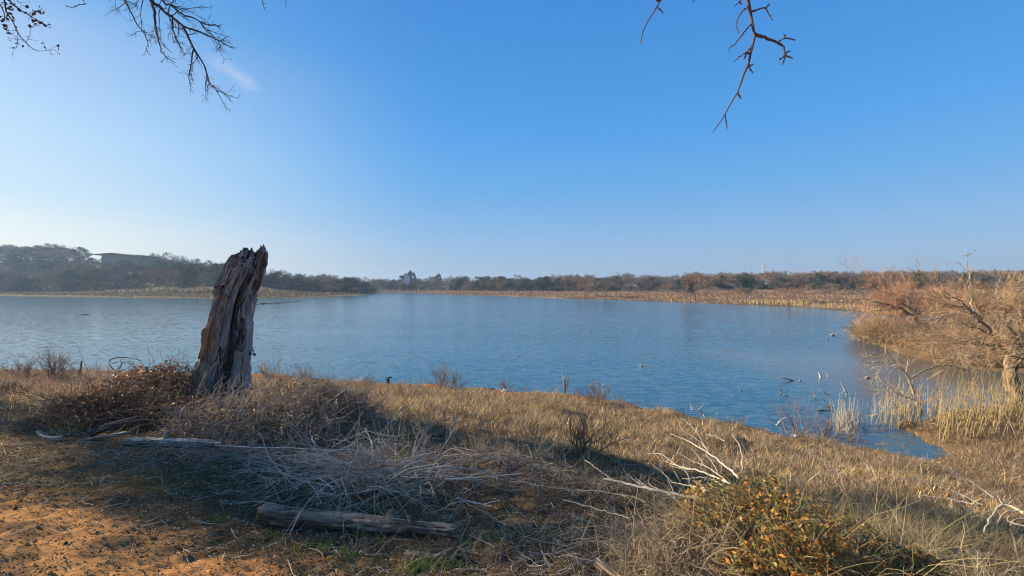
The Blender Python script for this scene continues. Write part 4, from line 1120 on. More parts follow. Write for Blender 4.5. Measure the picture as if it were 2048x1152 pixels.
fallen('root_snag', 'twisted bleached root snag at the right edge', 'root', [(2075, 1045, 4.0), (2048, 1028, 4.1), (2028, 1015, 4.2), (2005, 1010, 4.25), (1985, 1030, 4.15), (1968, 1062, 4.0)], .024, .009, (.44, .35, .24),
       [([(2005, 1010, 4.25), (2000, 1000, 4.3), (1996, 993, 4.35)], .014, .004), ([(2010, 1012, 4.25), (2022, 1005, 4.3), (2020, 990, 4.3)], .013, .006), ([(2040, 1022, 4.1), (2010, 1025, 4.1), (1994, 1048, 4.0)], .012, .005), ([(2000, 1012, 4.25), (1965, 1028, 4.2), (1940, 1036, 4.2)], .008, .003), ([(2060, 1035, 4.1), (2030, 1040, 4.05), (2020, 1050, 4.0)], .014, .007), ([(2070, 1060, 3.9), (2040, 1050, 3.95), (2015, 1042, 4.0)], .02, .01)], seed=61, mat=M_TWIG, n=30, wob=.003, knob=.3)

rb = np.random.default_rng(371)
for k in range(14):
    x = rb.uniform(-1.9, -.45); y = rb.uniform(3.75, 4.5); a = rb.uniform(-.9, .9) + (pi if rb.random() < .5 else 0); L_ = rb.uniform(.35, .8)
    p0 = np.array([x, y, float(height(x, y)) + rb.uniform(.08, .3)]); d_k = np.array([cos(a), sin(a)*.6, rb.uniform(-.35, .1)])
    P = paths(rb, p0[None], d_k[None], np.array([L_]), 6, .09)[0]; P[:, 2] = np.maximum(P[:, 2], height(P[:, 0], P[:, 1]) + .01)
    ra = rb.uniform(.005, .0105); root = thing('dead_branch', 'pale bare forked branch lying in the grey brush pile', 'branch', tuple(P[0]), 'pale branches in the brush pile')
    b = MB(); limb(b, rb, P, ra, ra*.45, (.46, .41, .34), 20, 6, .002, .25); part(b, 'stem', M_LOG, root)
    for q in range(2):
        i = rb.integers(1, 4); Q = paths(rb, P[i][None], (P[i+1]-P[i])[None]/np.linalg.norm(P[i+1]-P[i]) + rb.normal(size=(1, 3))*.5, np.array([L_*.45]), 5, .12)[0]
        b = MB(); limb(b, rb, Q, ra*.55, ra*.25, (.46, .41, .34), 10, 5, .001, .2); part(b, 'side_branch', M_LOG, root)
# ------------------------------------------------------------------ stones
def stone(name, label, c, sx, sy, sz, col, seed, cat='stone', group=None):
    b = MB(); nu, nv = 28, 18
    U, Vv = np.meshgrid(np.linspace(0, 2*pi, nu, endpoint=False), np.linspace(.02, pi-.02, nv), indexing='ij')
    n_ = np.stack([np.cos(U)*np.sin(Vv), np.sin(U)*np.sin(Vv), np.cos(Vv)], -1)
    R = 1 + (fbm(n_[..., 0]*1.6+seed, n_[..., 1]*1.6, n_[..., 2]*1.6, seed=seed, oct=4) - .5)*1.0
    V = n_*R[..., None]*np.array([sx, sy, sz])
    I = np.arange(nu)[:, None]; J = np.arange(nv-1)[None]; I2 = (I+1) % nu
    tone = fbm(n_[..., 0]*4, n_[..., 1]*4, n_[..., 2]*4, seed=seed+3)
    C = np.array(col)*(.6+.8*tone[..., None])
    b.add((V + np.array(c)).reshape(-1, 3), np.stack([I*nv+J, I*nv+J+1, I2*nv+J+1, I2*nv+J], -1).reshape(-1, 4), C.reshape(-1, 3))
    o = b.build(name, M_ROCK, loc=np.array(c, float))
    tag(o, label, cat, group); return o
q = hit(1050, 1012); stone('ochre_stone', 'rounded ochre stone on the mossy ground right of the fallen log', q + [0, .03, 0], .12, .10, .035, (.30, .16, .055), 1)
q = hit(1034, 1048); stone('ochre_stone', 'flat ochre stone just below the rounded one', q + [0, .02, 0], .12, .06, .02, (.30, .16, .055), 2)
q = hit(1591, 874); stone('white_stone', 'small white stone at the water edge above the orange bramble bush', q + [0, 0, .03], .05, .05, .045, (.75, .70, .6), 3)
q = hit(1010, 783); stone('white_stone', 'small white stone at the foot of a forked shore twig', q + [0, 0, .03], .09, .07, .06, (.72, .68, .62), 4)
q = hit(232, 757+70); 
q = hit(185, 850); stone('orange_stone', 'orange sunlit stone at the left foot of the dark bramble thicket', q + [0, -.05, .08], .07, .06, .05, (.55, .28, .12), 5)
q = hit(893, 1040); stone('grey_stone', 'angular grey stone right of the fallen log tip', q + [0, 0, .01], .045, .035, .03, (.22, .19, .16), 6)
q = hit(915, 1050); stone('grey_stone', 'pale chip of stone just below the angular grey one', q + [0, 0, .01], .03, .025, .02, (.26, .23, .2), 7)
for k, (pxs, pys) in enumerate([(978, 779), (985, 780), (968, 779)]):
    q = hit(pxs, pys); stone('dark_stone', 'black wet stone in the row left of the forked shore twig', q + [0, 0, .02], .07, .05, .05, (.03, .03, .03), 8+k, group='black stones left of the forked shore twig')

# ------------------------------------------------------------------ litter, moss, green tufts in the shade
r = np.random.default_rng(77)
b = MB()
XY = scatter(r, 210000, 2.2, 7.2, -150, 2200, 1.15)
dm_ = dirtmask(XY[:, 0], XY[:, 1])
ln1 = fbm(XY[:, 0]*3, XY[:, 1]*3, seed=91); ln2 = fbm(XY[:, 0]*11, XY[:, 1]*14, seed=92)
k = r.random(len(XY)) < (1 - .74*dm_) * np.clip((ln1*.5 + ln2*.5 - .30)*4.5, .08, 1)
XY = XY[k]
Cn = np.stack([XY[:, 0], XY[:, 1], height(XY[:, 0], XY[:, 1]) + .004 + r.random(len(XY))*.016], 1)
leaves(b, Cn, r.uniform(.004, .0145, len(Cn)), vary(r, (.10, .072, .045), len(Cn), .45, [(.20, .15, .10), (.34, .27, .19), (.05, .042, .028), (.22, .12, .06), (.12, .12, .06), (.26, .22, .17)], .72), r, flat=.6, aspect=.42)
tag(b.build('leaf_litter', M_GRASS), 'brown fallen leaves littering the shaded foreground soil', 'leaf litter', kind='stuff')
b = MB()
XY = scatter(r, 6500, 2.3, 6.5, -150, 2200, 1.2)
k = r.random(len(XY)) < (1 - .85*dirtmask(XY[:, 0], XY[:, 1])); XY = XY[k]
a = r.uniform(0, 2*pi, len(XY))
S0 = np.stack([XY[:, 0], XY[:, 1], height(XY[:, 0], XY[:, 1]) + .008], 1)
P = paths(r, S0, np.stack([np.cos(a), np.sin(a), np.zeros(len(a))], 1), r.uniform(.04, .22, len(a)), 4, .12)
P[..., 2] = height(P[..., 0], P[..., 1]) + .008 + r.random((len(P), 1))*.02
tubes(b, P, np.tile([1, .9, .7, .4], (len(P), 1)) * r.uniform(.0012, .003, (len(P), 1)), vary(r, (.30, .25, .19), len(P), .3, [(.15, .11, .08), (.42, .37, .3)], .5), 3)
tag(b.build('fallen_twigs', M_TWIG), 'small loose twigs strewn over the foreground soil', 'twigs', kind='stuff')
# crumbs of soil and gravel
n_ = 9000
XY = scatter(r, n_, 2.2, 6.0, -150, 1100, 1.3); dmk = dirtmask(XY[:, 0], XY[:, 1]); XY = XY[r.random(n_) < .12 + .88*dmk]; n_ = len(XY)
b = MB(); sz_ = r.uniform(.002, .007, n_) * (1 + (r.random(n_) < .05)*1.6)
c0 = np.stack([XY[:, 0], XY[:, 1], height(XY[:, 0], XY[:, 1]) + sz_*.35], 1)
oct_ = np.array([(1, 0, 0), (0, 1, 0), (-1, 0, 0), (0, -1, 0), (0, 0, .8), (0, 0, -.8)])
Vv = c0[:, None] + oct_[None]*sz_[:, None, None]*r.uniform(.6, 1.3, (n_, 6, 1))
fo = np.array([(0, 1, 4), (1, 2, 4), (2, 3, 4), (3, 0, 4), (1, 0, 5), (2, 1, 5), (3, 2, 5), (0, 3, 5)])
b.add(Vv.reshape(-1, 3), (np.arange(n_)*6)[:, None, None] .repeat(8, 1).reshape(-1, 1) + np.tile(fo, (n_, 1)), np.repeat(vary(r, (.36, .19, .08), n_, .3, [(.2, .12, .07), (.42, .30, .18), (.14, .1, .07)], .5), 6, 0))
tag(b.build('soil_crumbs', M_ROCK, smooth=False), 'small crumbs of soil and gravel on the ochre trail', 'gravel', kind='stuff')
# short green grass / moss
b = MB()
XY = scatter(r, 110000, 2.2, 6.2, -100, 2200, 1.2)
gm = fbm(XY[:, 0]*1.9, XY[:, 1]*1.9, seed=93)
k = r.random(len(XY)) < np.clip((gm - .44) * 5, .04, 1) * (1 - dirtmask(XY[:, 0], XY[:, 1])) * np.interp(XY[:, 0], [-6, -3, 0, 4], [.35, .6, .8, 1])
XY = XY[k]
grass_field(b, r, XY, r.uniform(.015, .05, len(XY)), vary(r, (.10, .105, .045), len(XY), .35, [(.13, .13, .05), (.22, .18, .10), (.08, .07, .04)], .6), lean=.9, width=.0022, N=3)
tag(b.build('green_grass', M_GRASS), 'short green winter grass patches on the shaded ground', 'grass', kind='stuff')
# brighter green tufts
for k, (pxs, pys, s_, lab) in enumerate([(258, 1015, .6, 'faint green tuft beside the trail bend'), (440, 1040, .8, 'green grass tuft left of the fallen log end'), (545, 1075, .9, 'green grass tuft just below the left end of the fallen log'), (640, 1100, 1.0, 'green grass tuft at the edge of the ochre trail'), (605, 1102, .7, 'small green tuft left of the trail-edge tuft'), (718, 1070, .8, 'green tuft under the middle of the fallen log'), (850, 1140, 1.3, 'bright green tuft at the bottom edge below the rotten log'), (905, 1135, 1.2, 'second bright green tuft at the bottom edge'), (685, 1115, 1.0, 'thin green tuft right of the trail edge'), (822, 1148, 1.1, 'low green tuft at the very bottom edge')]):
    q = hit(pxs, pys); n_ = int(70*s_); b = MB()
    XY = q[:2][None] + r.normal(size=(n_, 2))*.035*s_
    grass_field(b, r, XY, r.uniform(.03, .085, n_)*s_, vary(r, (.12, .20, .035), n_, .25, [(.2, .24, .06)], .3), lean=.8, width=.003)
    o = b.build('grass_tuft', M_GRASS, loc=q); tag(o, lab, 'grass tuft', 'green grass tufts along the trail edge')
# straw tufts and long dry grasses in the right foreground
b = MB()
XY = scatter(r, 26000, 2.3, 6.2, 1150, 2250, 1.1)
k = r.random(len(XY)) < np.clip((fbm(XY[:, 0]*1.4, XY[:, 1]*1.4, seed=95) - .40)*4, .03, 1) * np.interp((XY[:, 0]/XY[:, 1])*F+1024, [1150, 1500, 1700], [.15, .45, 1])
XY = XY[k]
grass_field(b, r, XY, r.uniform(.10, .34, len(XY)), vary(r, (.30, .22, .125), len(XY), .28, [(.40, .32, .2), (.2, .15, .09), (.15, .15, .06)], .6), lean=.9, width=.0028, N=5, curve=.9)
tag(b.build('dry_grass', M_GRASS), 'long arching dry grass covering the right foreground', 'dry grass', kind='stuff')
b = MB()
XY = scatter(r, 9000, 2.4, 6.0, 700, 1500, 1.1)
k = r.random(len(XY)) < np.clip((fbm(XY[:, 0]*2.4, XY[:, 1]*2.4, seed=97) - .52)*7, 0, 1); XY = XY[k]
grass_field(b, r, XY, r.uniform(.06, .2, len(XY)), vary(r, (.28, .2, .12), len(XY), .28, [(.38, .32, .22), (.15, .15, .06)], .6), lean=1.0, width=.0022, N=5, curve=.9)
tag(b.build('dry_grass', M_GRASS), 'thin straw tufts between the fallen log and the vine heap', 'dry grass', kind='stuff')
# tall single stalks
stalks = [(1205, 1150, 1178, 992, 3.0), (1400, 1150, 1470, 1010, 2.7), (1390, 1060, 1380, 1000, 3.2), (1590, 1150, 1640, 1080, 2.6), (1745, 1000, 1760, 925, 4.2), (1790, 1010, 1785, 930, 4.2), (1800, 1060, 1815, 985, 3.8), (1940, 1150, 1955, 1100, 3.0), (1870, 1140, 1865, 1070, 3.1), (1565, 1150, 1540, 1060, 2.6)]
for k, (a0, b0, a1, b1, Yk) in enumerate(stalks):
    mbk = MB(); P0 = W(a0, b0, Yk); P1 = W(a1, b1, Yk + .1); P0 = np.array([P0[0], P0[1], min(P0[2], float(height(P0[0], P0[1])) )])
    limb(mbk, r, [P0, (P0+P1)/2 + r.normal(size=3)*.015, P1], .0032, .0012, (.45, .36, .24), 10, 4)
    o = mbk.build('dry_stalk', M_TWIG, loc=P0)
    tag(o, ['single upright stalk left of the pale forked log', 'stalk leaning right in front of the dead vine heap', 'short stalk among the dead vines', 'stalk leaning right before the orange bramble bush', 'stalk leaning right just beyond the bramble bush', 'nearly upright stalk beyond the bramble bush, beside the leaning one', 'stalk leaning right between bramble bush and root snag', 'lowest stalk at the bottom right, under the root snag', 'upright stalk at the bottom edge left of the root snag', 'stalk leaning left in front of the orange bramble bush'][k], 'stalk', 'tall dry stalks in the right foreground')

# ------------------------------------------------------------------ bare shrubs and shore snags
def shrub(name, label, base, h, w, nst, col, seed, lean=(0, 0), lev=3, cat='shrub', group=None, rad=.006, n2=5, n3=4):
    r = np.random.default_rng(seed)
    S0 = np.tile(np.asarray(base, float), (nst, 1)) + r.normal(size=(nst, 3)) * [w*.08, w*.08, 0]
    a = r.uniform(0, 2*pi, nst); sp_ = np.abs(r.normal(size=nst)) * w / h * .6
    D = np.stack([np.cos(a)*sp_ + lean[0], np.sin(a)*sp_*.7 + lean[1], np.ones(nst)], 1)
    spec = [dict(wig=.09, N=7, tmin=.15, tip=.35), dict(n=n2, ratio=(.35, .7), ang=(18, 45), wig=.12, N=5, rr=.65, lift=.15), dict(n=n3, ratio=(.35, .7), ang=(18, 50), wig=.12, N=3, rr=.7, rmin=.0016)][:lev]
    o = grow(r, S0, D, r.uniform(.6, 1.1, nst)*h, r.uniform(.7, 1.3, nst)*rad, spec)
    c = vary(r, col, nst, .18); b = MB()
    for k, (P, R) in enumerate(o):
        tubes(b, P, R, np.repeat(c, len(P)//nst, 0), 4 if k == 0 else 3)
    ob = b.build(name, M_TWIG, loc=np.asarray(base, float)); tag(ob, label, cat, group); return ob
def sh(px_, py_, hp, wp, nst, col, seed, label, name='bare_shrub', **kw):
    q = hit(px_, py_); q = q - [0, 0, .03]; k = q[1]/F
    if py_ < 880: hp *= 1.35; nst = int(nst*1.3)
    return shrub(name, label, q, hp*k, wp*k, nst, col, seed, **kw)
RED = (.23, .16, .13); GRY = (.26, .22, .185)
sh(1163, 915, 105, 150, 11, (.24, .17, .12), 501, 'bare multi-stemmed sapling on the grassy slope left of the bleached branches', name='bare_sapling', rad=.011, n2=6, n3=5)
sh(885, 778, 38, 70, 16, RED, 502, 'twiggy reddish shrub on the shore in the middle of the picture', rad=.010)
sh(915, 780, 28, 50, 9, RED, 503, 'thinner shrub close right of the twiggy reddish one', rad=.008)
sh(1195, 806, 30, 46, 16, RED, 504, 'dense dark-red shrub at the shore below an arched pale twig', rad=.011)
sh(1245, 826, 34, 70, 9, GRY, 505, 'sparse grey shrub at the bend of the shore', rad=.008)
sh(740, 770, 20, 40, 8, RED, 506, 'small dark shrub at the shore left of the stump', rad=.008)
sh(535, 757, 32, 75, 16, GRY, 507, 'grey twiggy bush at the shore just right of the snag', rad=.010)
sh(612, 764, 30, 90, 13, GRY, 508, 'wide grey bush with dark leaves on the shore right of the snag', rad=.010)
sh(45, 758, 34, 90, 17, (.24, .17, .13), 509, 'dense brown bush at the far left shore', rad=.011)
sh(105, 760, 42, 110, 20, (.22, .16, .125), 510, 'tallest brown bush on the left shore', rad=.012)
sh(15, 790, 30, 120, 14, (.24, .17, .13), 511, 'brown bush cut by the left edge of the picture', rad=.011)
sh(165, 775, 25, 80, 10, (.23, .17, .13), 512, 'low brown bush between the dark post and the tallest bush', rad=.010)
sh(275, 757, 24, 40, 9, GRY, 513, 'small grey bush on the shore left of the bramble thicket', rad=.008)
sh(370, 760, 38, 80, 12, GRY, 514, 'grey bush behind the bramble thicket left of the snag', rad=.010)
sh(195, 748, 20, 26, 5, GRY, 515, 'little bare bush standing at the water left of the arching driftwood', rad=.009)
sh(1600, 872, 60, 90, 15, (.28, .20, .17), 516, 'reddish twiggy bush in the shallows left of the whitish reeds', rad=.010)
sh(1650, 880, 55, 90, 14, (.28, .20, .17), 517, 'twiggy bush between the whitish reeds and the inlet', rad=.010)
sh(1700, 885, 36, 70, 8, (.36, .28, .20), 518, 'tan low bush at the mouth of the inlet', rad=.009)
sh(1480, 858, 24, 20, 5, GRY, 519, 'small upright twigs at the shore right of the pale driftwood', rad=.006)
sh(1010, 782, 18, 24, 9, (.2, .12, .09), 520, 'stubby dark shrub behind the white shore stone', rad=.010)
sh(1130, 782, 22, 14, 6, (.16, .12, .1), 521, 'dark sprouting stub at the water edge with a pale fork', rad=.012)
sh(1430, 930, 34, 60, 6, GRY, 523, 'thin grey shrub in the shadow band above the bramble bush', rad=.005)
sh(1580, 935, 48, 70, 7, GRY, 524, 'thin grey shrub behind the orange bramble bush', rad=.005)
sh(850, 905, 40, 100, 12, (.27, .22, .17), 525, 'low tangle of pale weeds between brush pile and slope grass', rad=.004)
sh(1090, 905, 36, 90, 12, (.34, .28, .2), 526, 'pale weedy shrub left of the bare sapling', rad=.004)
sh(1020, 915, 30, 80, 10, (.33, .27, .2), 527, 'low pale weedy shrub right of the grey forked branch', rad=.004)

def driftwood(name, label, main, r0, r1, col, subs=(), seed=1, cat='driftwood', group=None):
    """main: (px,py) + common foot; depth from the water surface under the first point"""
    q = hit(*main[0]); Yk = q[1]
    rg = np.random.default_rng(seed); root = thing(name, label, cat, tuple(q), group)
    pts = [W(a, b_, Yk) for a, b_ in main]; pts[0] = q - [0, 0, .05]
    b = MB(); limb(b, rg, pts, r0, r1, col, 16, 6, .004, .25); part(b, 'stem', M_TWIG, root)
    for sp_, a, c_ in subs:
        b = MB(); limb(b, rg, [W(u_, v_, Yk + rg.normal()*.05) for u_, v_ in sp_], a, c_, col, 10, 5, .003, .25); part(b, 'side_branch', M_TWIG, root)
    return root
DK = (.07, .055, .045)
driftwood('pale_snag', 'thin pale forked snag rising from the water edge', [(1130, 780), (1127, 765), (1126, 755), (1122, 742)], .03, .012, BL, [([(1129, 772), (1135, 765), (1134, 757)], .015, .008), ([(1127, 758), (1131, 752), (1130, 747)], .01, .006)], 601)
driftwood('wooden_stump', 'short dark hooked stump standing in the water at the shore', [(775, 768), (776, 760), (777, 755), (783, 755)], .07, .03, DK, [([(775, 764), (771, 757), (773, 755)], .03, .02)], 602, cat='stump')
driftwood('forked_twig', 'pale slanting twig above the white shore stone', [(1013, 781), (1005, 771), (999, 762)], .02, .012, BL, (), 603)
driftwood('arched_twig', 'pale arching twig over the dense dark-red shrub', [(1205, 806), (1205, 775), (1195, 766), (1182, 768), (1178, 773)], .014, .01, BL, [([(1195, 766), (1203, 770), (1208, 768)], .008, .005)], 604)
driftwood('driftwood_branch', 'pale driftwood branch lying at the shore right of the sparse shrub', [(1411, 836), (1405, 825), (1395, 821), (1381, 819)], .03, .014, BL, [([(1384, 819), (1381, 810), (1380, 803)], .01, .006), ([(1395, 821), (1402, 815), (1408, 808)], .01, .006)], 605)
driftwood('driftwood_branch', 'pale curved twig on a dark stub at the near shore', [(1552, 851), (1560, 842), (1570, 836), (1577, 834)], .03, .012, BL, [([(1552, 851), (1562, 853), (1556, 856)], .035, .02)], 606)
driftwood('arching_driftwood', 'dark arching driftwood tangle at the left shore', [(232, 742), (222, 734), (218, 722), (235, 715), (260, 716), (284, 722)], .03, .012, DK, [([(232, 740), (245, 728), (262, 722)], .02, .01), ([(235, 742), (243, 730), (240, 718)], .02, .01), ([(222, 728), (240, 724), (270, 730)], .015, .01), ([(236, 742), (255, 736), (270, 722)], .015, .01)], 607)
driftwood('dark_post', 'short dark leaning post on the left flat', [(158, 755), (161, 740), (163, 722)], .05, .02, (.06, .045, .035), (), 608, cat='post')
driftwood('floating_branch', 'long pale branch floating right of centre', [(1590, 762), (1580, 759), (1572, 757), (1560, 755)], .05, .02, (.35, .30, .24), (), 609)
for k, (a, c_, w_, h_, lab, co) in enumerate([(1640, 755, 9, 9, 'upright white wood stub in the water, left of its twin', (.6, .55, .48)), (1655, 755, 4, 8, 'slim white stub right of the larger white one', (.5, .42, .35)), (1600, 763, 7, 4, 'small pale stub right of the long floating branch', (.4, .35, .28)), (1562, 786, 7, 7, 'dark stub in the water left of the reeds', (.2, .16, .13)), (1570, 793, 11, 4, 'tan piece of wood floating below the dark stub', (.3, .23, .13)), (1630, 793, 7, 8, 'grey stub in the water nearest the whitish reeds', (.3, .25, .21)), (1666, 671, 9, 6, 'grey rock-like stump far out before the brush island', (.3, .3, .27)), (1655, 679, 7, 3, 'tan chip floating beside the grey rock-like stump', (.42, .38, .3)), (1700, 673, 4, 7, 'thin pale stub near the tip of the brush island', (.4, .34, .28)), (1283, 733, 6, 5, 'lone pale stub in open water right of centre', (.42, .4, .33)), (1367, 821, 3, 5, 'little black stub in the water left of the shore driftwood', DK), (1362, 820, 3, 4, 'tinier black stub beside the little one', DK), (1500, 780, 2, 6, 'dark thin peg standing in the water', DK), (1483, 782, 6, 3, 'brown floating wood left of the thin peg', (.2, .18, .1)), (1735, 757, 9, 7, 'bent pink-brown twig in the calm water before the willow', (.36, .26, .2)), (170, 630, 18, 3, 'long low dark log floating far out on the left', DK), (1695, 860, 7, 4, 'brown stub lying in the mouth of the inlet', (.25, .18, .1))]):
    q = hit(a, c_); kk = q[1]/F; rg = np.random.default_rng(700+k)
    b = MB(); hw_, hh_ = w_*kk/2, h_*kk
    if w_ > h_: pts = [q + [-hw_, 0, -.01], q + [0, 0, hh_*.35], q + [hw_, .02, .0]]; ra = max(hh_*.32, .014)
    else: pts = [q + [hw_*.4, 0, -.1], q + [0, 0, hh_*.5], q + [-hw_*.6, 0, hh_]]; ra = max(hw_*.55, .012)
    limb(b, rg, pts, ra, ra*.55, co, 12, 7, ra*.08, .3)
    if w_ < 14: limb(b, rg, [pts[1], pts[1] + [hw_*.9, 0, hh_*.25]], ra*.4, ra*.2, co, 5, 5)
    o = b.build('driftwood_stub' if w_ < 14 else 'floating_log', M_TWIG, loc=q); tag(o, lab, 'driftwood')
driftwood('drowned_branch', 'dark drowned branch with pale forks left of the reeds', [(1625, 822), (1640, 820), (1655, 822), (1668, 818)], .03, .015, (.14, .11, .09), [([(1655, 820), (1663, 805), (1657, 790), (1648, 785)], .02, .012), ([(1655, 815), (1648, 800), (1634, 802)], .012, .006), ([(1650, 818), (1660, 812), (1668, 817)], .02, .01)], 610)
driftwood('pale_snag', 'pale hooked snag at the left end of the whitish reeds', [(1695, 790), (1687, 775), (1681, 765)], .03, .015, BL, [([(1695, 786), (1688, 783), (1683, 787)], .02, .012)], 611)
# spit of flotsam far left and wake-like dark bar
q0, q1 = hit(505, 610), hit(608, 602)
b = MB(); rg = np.random.default_rng(9); limb(b, rg, [q0, (q0*2+q1)/3 + [0, .5, 0], (q0+q1*2)/3, q1], .22, .1, (.14, .12, .10), 30, 6, .05, .4)
for q in range(60):
    t = rg.random(); pp = q0*(1-t)+q1*t
    limb(b, rg, [pp + rg.normal(size=3)*[.8, .8, 0], pp + rg.normal(size=3)*[.8, .8, .03] + [.5, 0, .08]], .05, .02, (.2, .16, .12), 4, 4)
tag(b.build('flotsam_bar', M_TWIG, loc=q0), 'low dark bar of flotsam trailing right from behind the snag', 'flotsam')

# ------------------------------------------------------------------ reeds
def reeds(label, px0, px1, pya, pyb, hp0, hp1, n, col, seed, lean=(.05, .0), rad=.006, name='reeds', brk=.14):
    r = np.random.default_rng(seed); b = MB()
    pxs = r.uniform(px0, px1, n); pys = np.interp(pxs, [px0, px1], [pya[0], pya[1]]) + r.random(n) * (np.interp(pxs, [px0, px1], [pyb[0], pyb[1]]) - np.interp(pxs, [px0, px1], [pya[0], pya[1]]))
    zc = np.full(n, .1); Yk = (EYE - zc) * F / (pys - HZ); x = (pxs-1024)/F*Yk
    z = np.maximum(height(x, Yk), -.1); S0 = np.stack([x, Yk, z - .05], 1)
    cl = fbm(x*2.5, Yk*2.5, seed=seed)
    k = r.random(n) < np.clip((cl - .35)*5, .1, 1); S0 = S0[k]; m = len(S0)
    hgt = r.uniform(hp0, hp1, m) * S0[:, 1]/F
    D = r.normal(size=(m, 3))*.13 + [lean[0], lean[1], 1]; D[:, 2] = 1
    P = paths(r, S0, D, hgt, 6, .035, -.01)
    br = r.random(m) < brk                                       # broken tops hang down
    tip = P[br, 3]; a = r.uniform(0, 2*pi, br.sum())
    P[br, 4] = tip + np.stack([np.cos(a), np.sin(a), -.1+r.normal(size=br.sum())*.5], 1)*hgt[br, None]*.16
    P[br, 5] = P[br, 4] + np.stack([np.cos(a), np.sin(a), -.9+0*a], 1)*hgt[br, None]*.13
    c = vary(r, col, m, .16)
    tubes(b, P, np.array([1.1, 1, .9, .8, .6, .35])[None]*r.uniform(.6, 1.3, m)[:, None]*rad, c, 4)
    i = r.integers(0, m, m//4); m = m//4; Q = paths(r, P[i, r.integers(1, 4, m)], r.normal(size=(m, 3))*.4 + [0, 0, .6], r.uniform(.15, .4, m), 4, .15, -.2)
    ribbons(b, Q, np.tile([.008, .007, .004, .001], (m, 1)), c[i]*1.05, r, False)
    o = b.build(name, M_GRASS); tag(o, label, 'reeds', kind='stuff'); return o
reeds('whitish dead reeds standing in the shallows', 1668, 1765, (828, 822), (862, 848), 40, 72, 260, (.52, .45, .34), 801, rad=.0075)
reeds('straw reeds leaning right of the whitish clump', 1760, 1890, (800, 805), (852, 862), 45, 85, 270, (.50, .39, .22), 802, lean=(.18, 0), rad=.008)
reeds('tall golden reeds at the right edge', 1870, 2110, (820, 825), (885, 885), 70, 120, 430, (.50, .37, .18), 803, lean=(.16, 0), rad=.0075)
# tussocks of the marsh at the right
r = np.random.default_rng(88)
b = MB()
XY = scatter(r, 70000, 6.0, 16.5, 1600, 2350, 1.0)
d = sdist(XY[:, 0], XY[:, 1]); tz = vnoise(XY[:, 0]*1.3, XY[:, 1]*1.3, seed=99)
k = (d > .02) & (XY[:, 0] > 6.8) & (r.random(len(XY)) < np.clip((tz-.2)*2.5, .08, 1))
XY = XY[k]; tz = tz[k]
h = r.uniform(.08, .32, len(XY)) * (.3 + tz)
grass_field(b, r, XY, h, vary(r, (.34, .24, .14), len(XY), .26, [(.25, .17, .1), (.42, .31, .17), (.16, .12, .07)], .6), lean=.9, width=.006, N=5, curve=1.1)
tag(b.build('marsh_grass', M_GRASS), 'golden drooping tussock grass of the marsh at the right', 'marsh grass', kind='stuff')
# brush on the low island: many fine twigs
b = MB()
n_ = 5200
pxs = r.uniform(1728, 2130, n_); t = r.random(n_)
Yk = np.interp(pxs, [1712, 1800, 1900, 2130], [33, 29, 22.5, 20.5]) + t*np.interp(pxs, [1712, 1800, 2130], [2, 7, 16])
x = (pxs-1024)/F*Yk; d = sdist(x, Yk); k = (d > -.8); x, Yk = x[k], Yk[k]; n_ = len(x)
S0 = np.stack([x, Yk, np.maximum(height(x, Yk), -.05)], 1)
D = r.normal(size=(n_, 3))*.6; D[:, 2] = 1
hh = r.uniform(.35, 1.6, n_) * (.3 + 1.3*fbm(x*.35, Yk*.35, seed=98))
o = grow(r, S0, D, hh, np.full(n_, .009), [dict(wig=.16, N=5, grav=-.10, tmin=.1), dict(n=5, ratio=(.4, .8), ang=(20, 60), wig=.2, N=4, grav=-.06), dict(n=3, ratio=(.4, .8), ang=(20, 60), wig=.2, N=3)])
c = vary(r, (.36, .25, .14), n_, .25, [(.25, .165, .10), (.44, .33, .20), (.36, .20, .10)], .7)
for P, R in o: ribbons(b, P, np.maximum(R, .006), np.repeat(c, len(P)//n_, 0), r, False)
tag(b.build('brush_thicket', M_GRASS), 'golden-brown tangled brush covering the low island at the right', 'thicket', kind='stuff')

def gnarled(mb, rng, pts, r0, r1, col, n=90, NA=26, amp=.35, seed=0):
    P = catmull(pts, n); t = np.linspace(0, 1, n); a = np.linspace(0, 2*pi, NA, endpoint=False)
    T = nrm(np.gradient(P, axis=0)); A = nrm(np.cross(T, [[0, 1.0, .01]])); B = np.cross(T, A)
    L_ = np.linalg.norm(np.diff(P, axis=0), axis=1).sum() / r0
    AA, TT = np.meshgrid(a, t, indexing='ij'); cx, cy = np.cos(AA)*1.5, np.sin(AA)*1.5
    tw = TT*L_*.35
    g = fbm(cx*1.2, cy*1.2, tw, seed=seed, oct=3) - .5; f_ = 1 - np.abs(2*fbm(cx*2.4, cy*2.4, tw*.8, seed=seed+1, oct=3) - 1)
    R = (r0*(1 - TT) + r1*TT + r0*.35*np.exp(-TT*9)) * (1 + g*amp*2 - f_**4*.22)
    V = P[None] + A[None]*(np.cos(AA)*R)[..., None] + B[None]*(np.sin(AA)*R)[..., None]
    C = np.array(col)*(.55 + .9*fbm(cx*2, cy*2, tw*1.6, seed=seed+2))[..., None]; C = mixc(C, np.array(col)*.3, smooth((f_**3 - .6)*4))
    I = np.arange(NA)[:, None]; J = np.arange(n-1)[None]; I2 = (I+1) % NA
    mb.add(V.reshape(-1, 3), np.stack([I*n+J, I*n+J+1, I2*n+J+1, I2*n+J], -1).reshape(-1, 4)[:, ::-1], C.reshape(-1, 3))
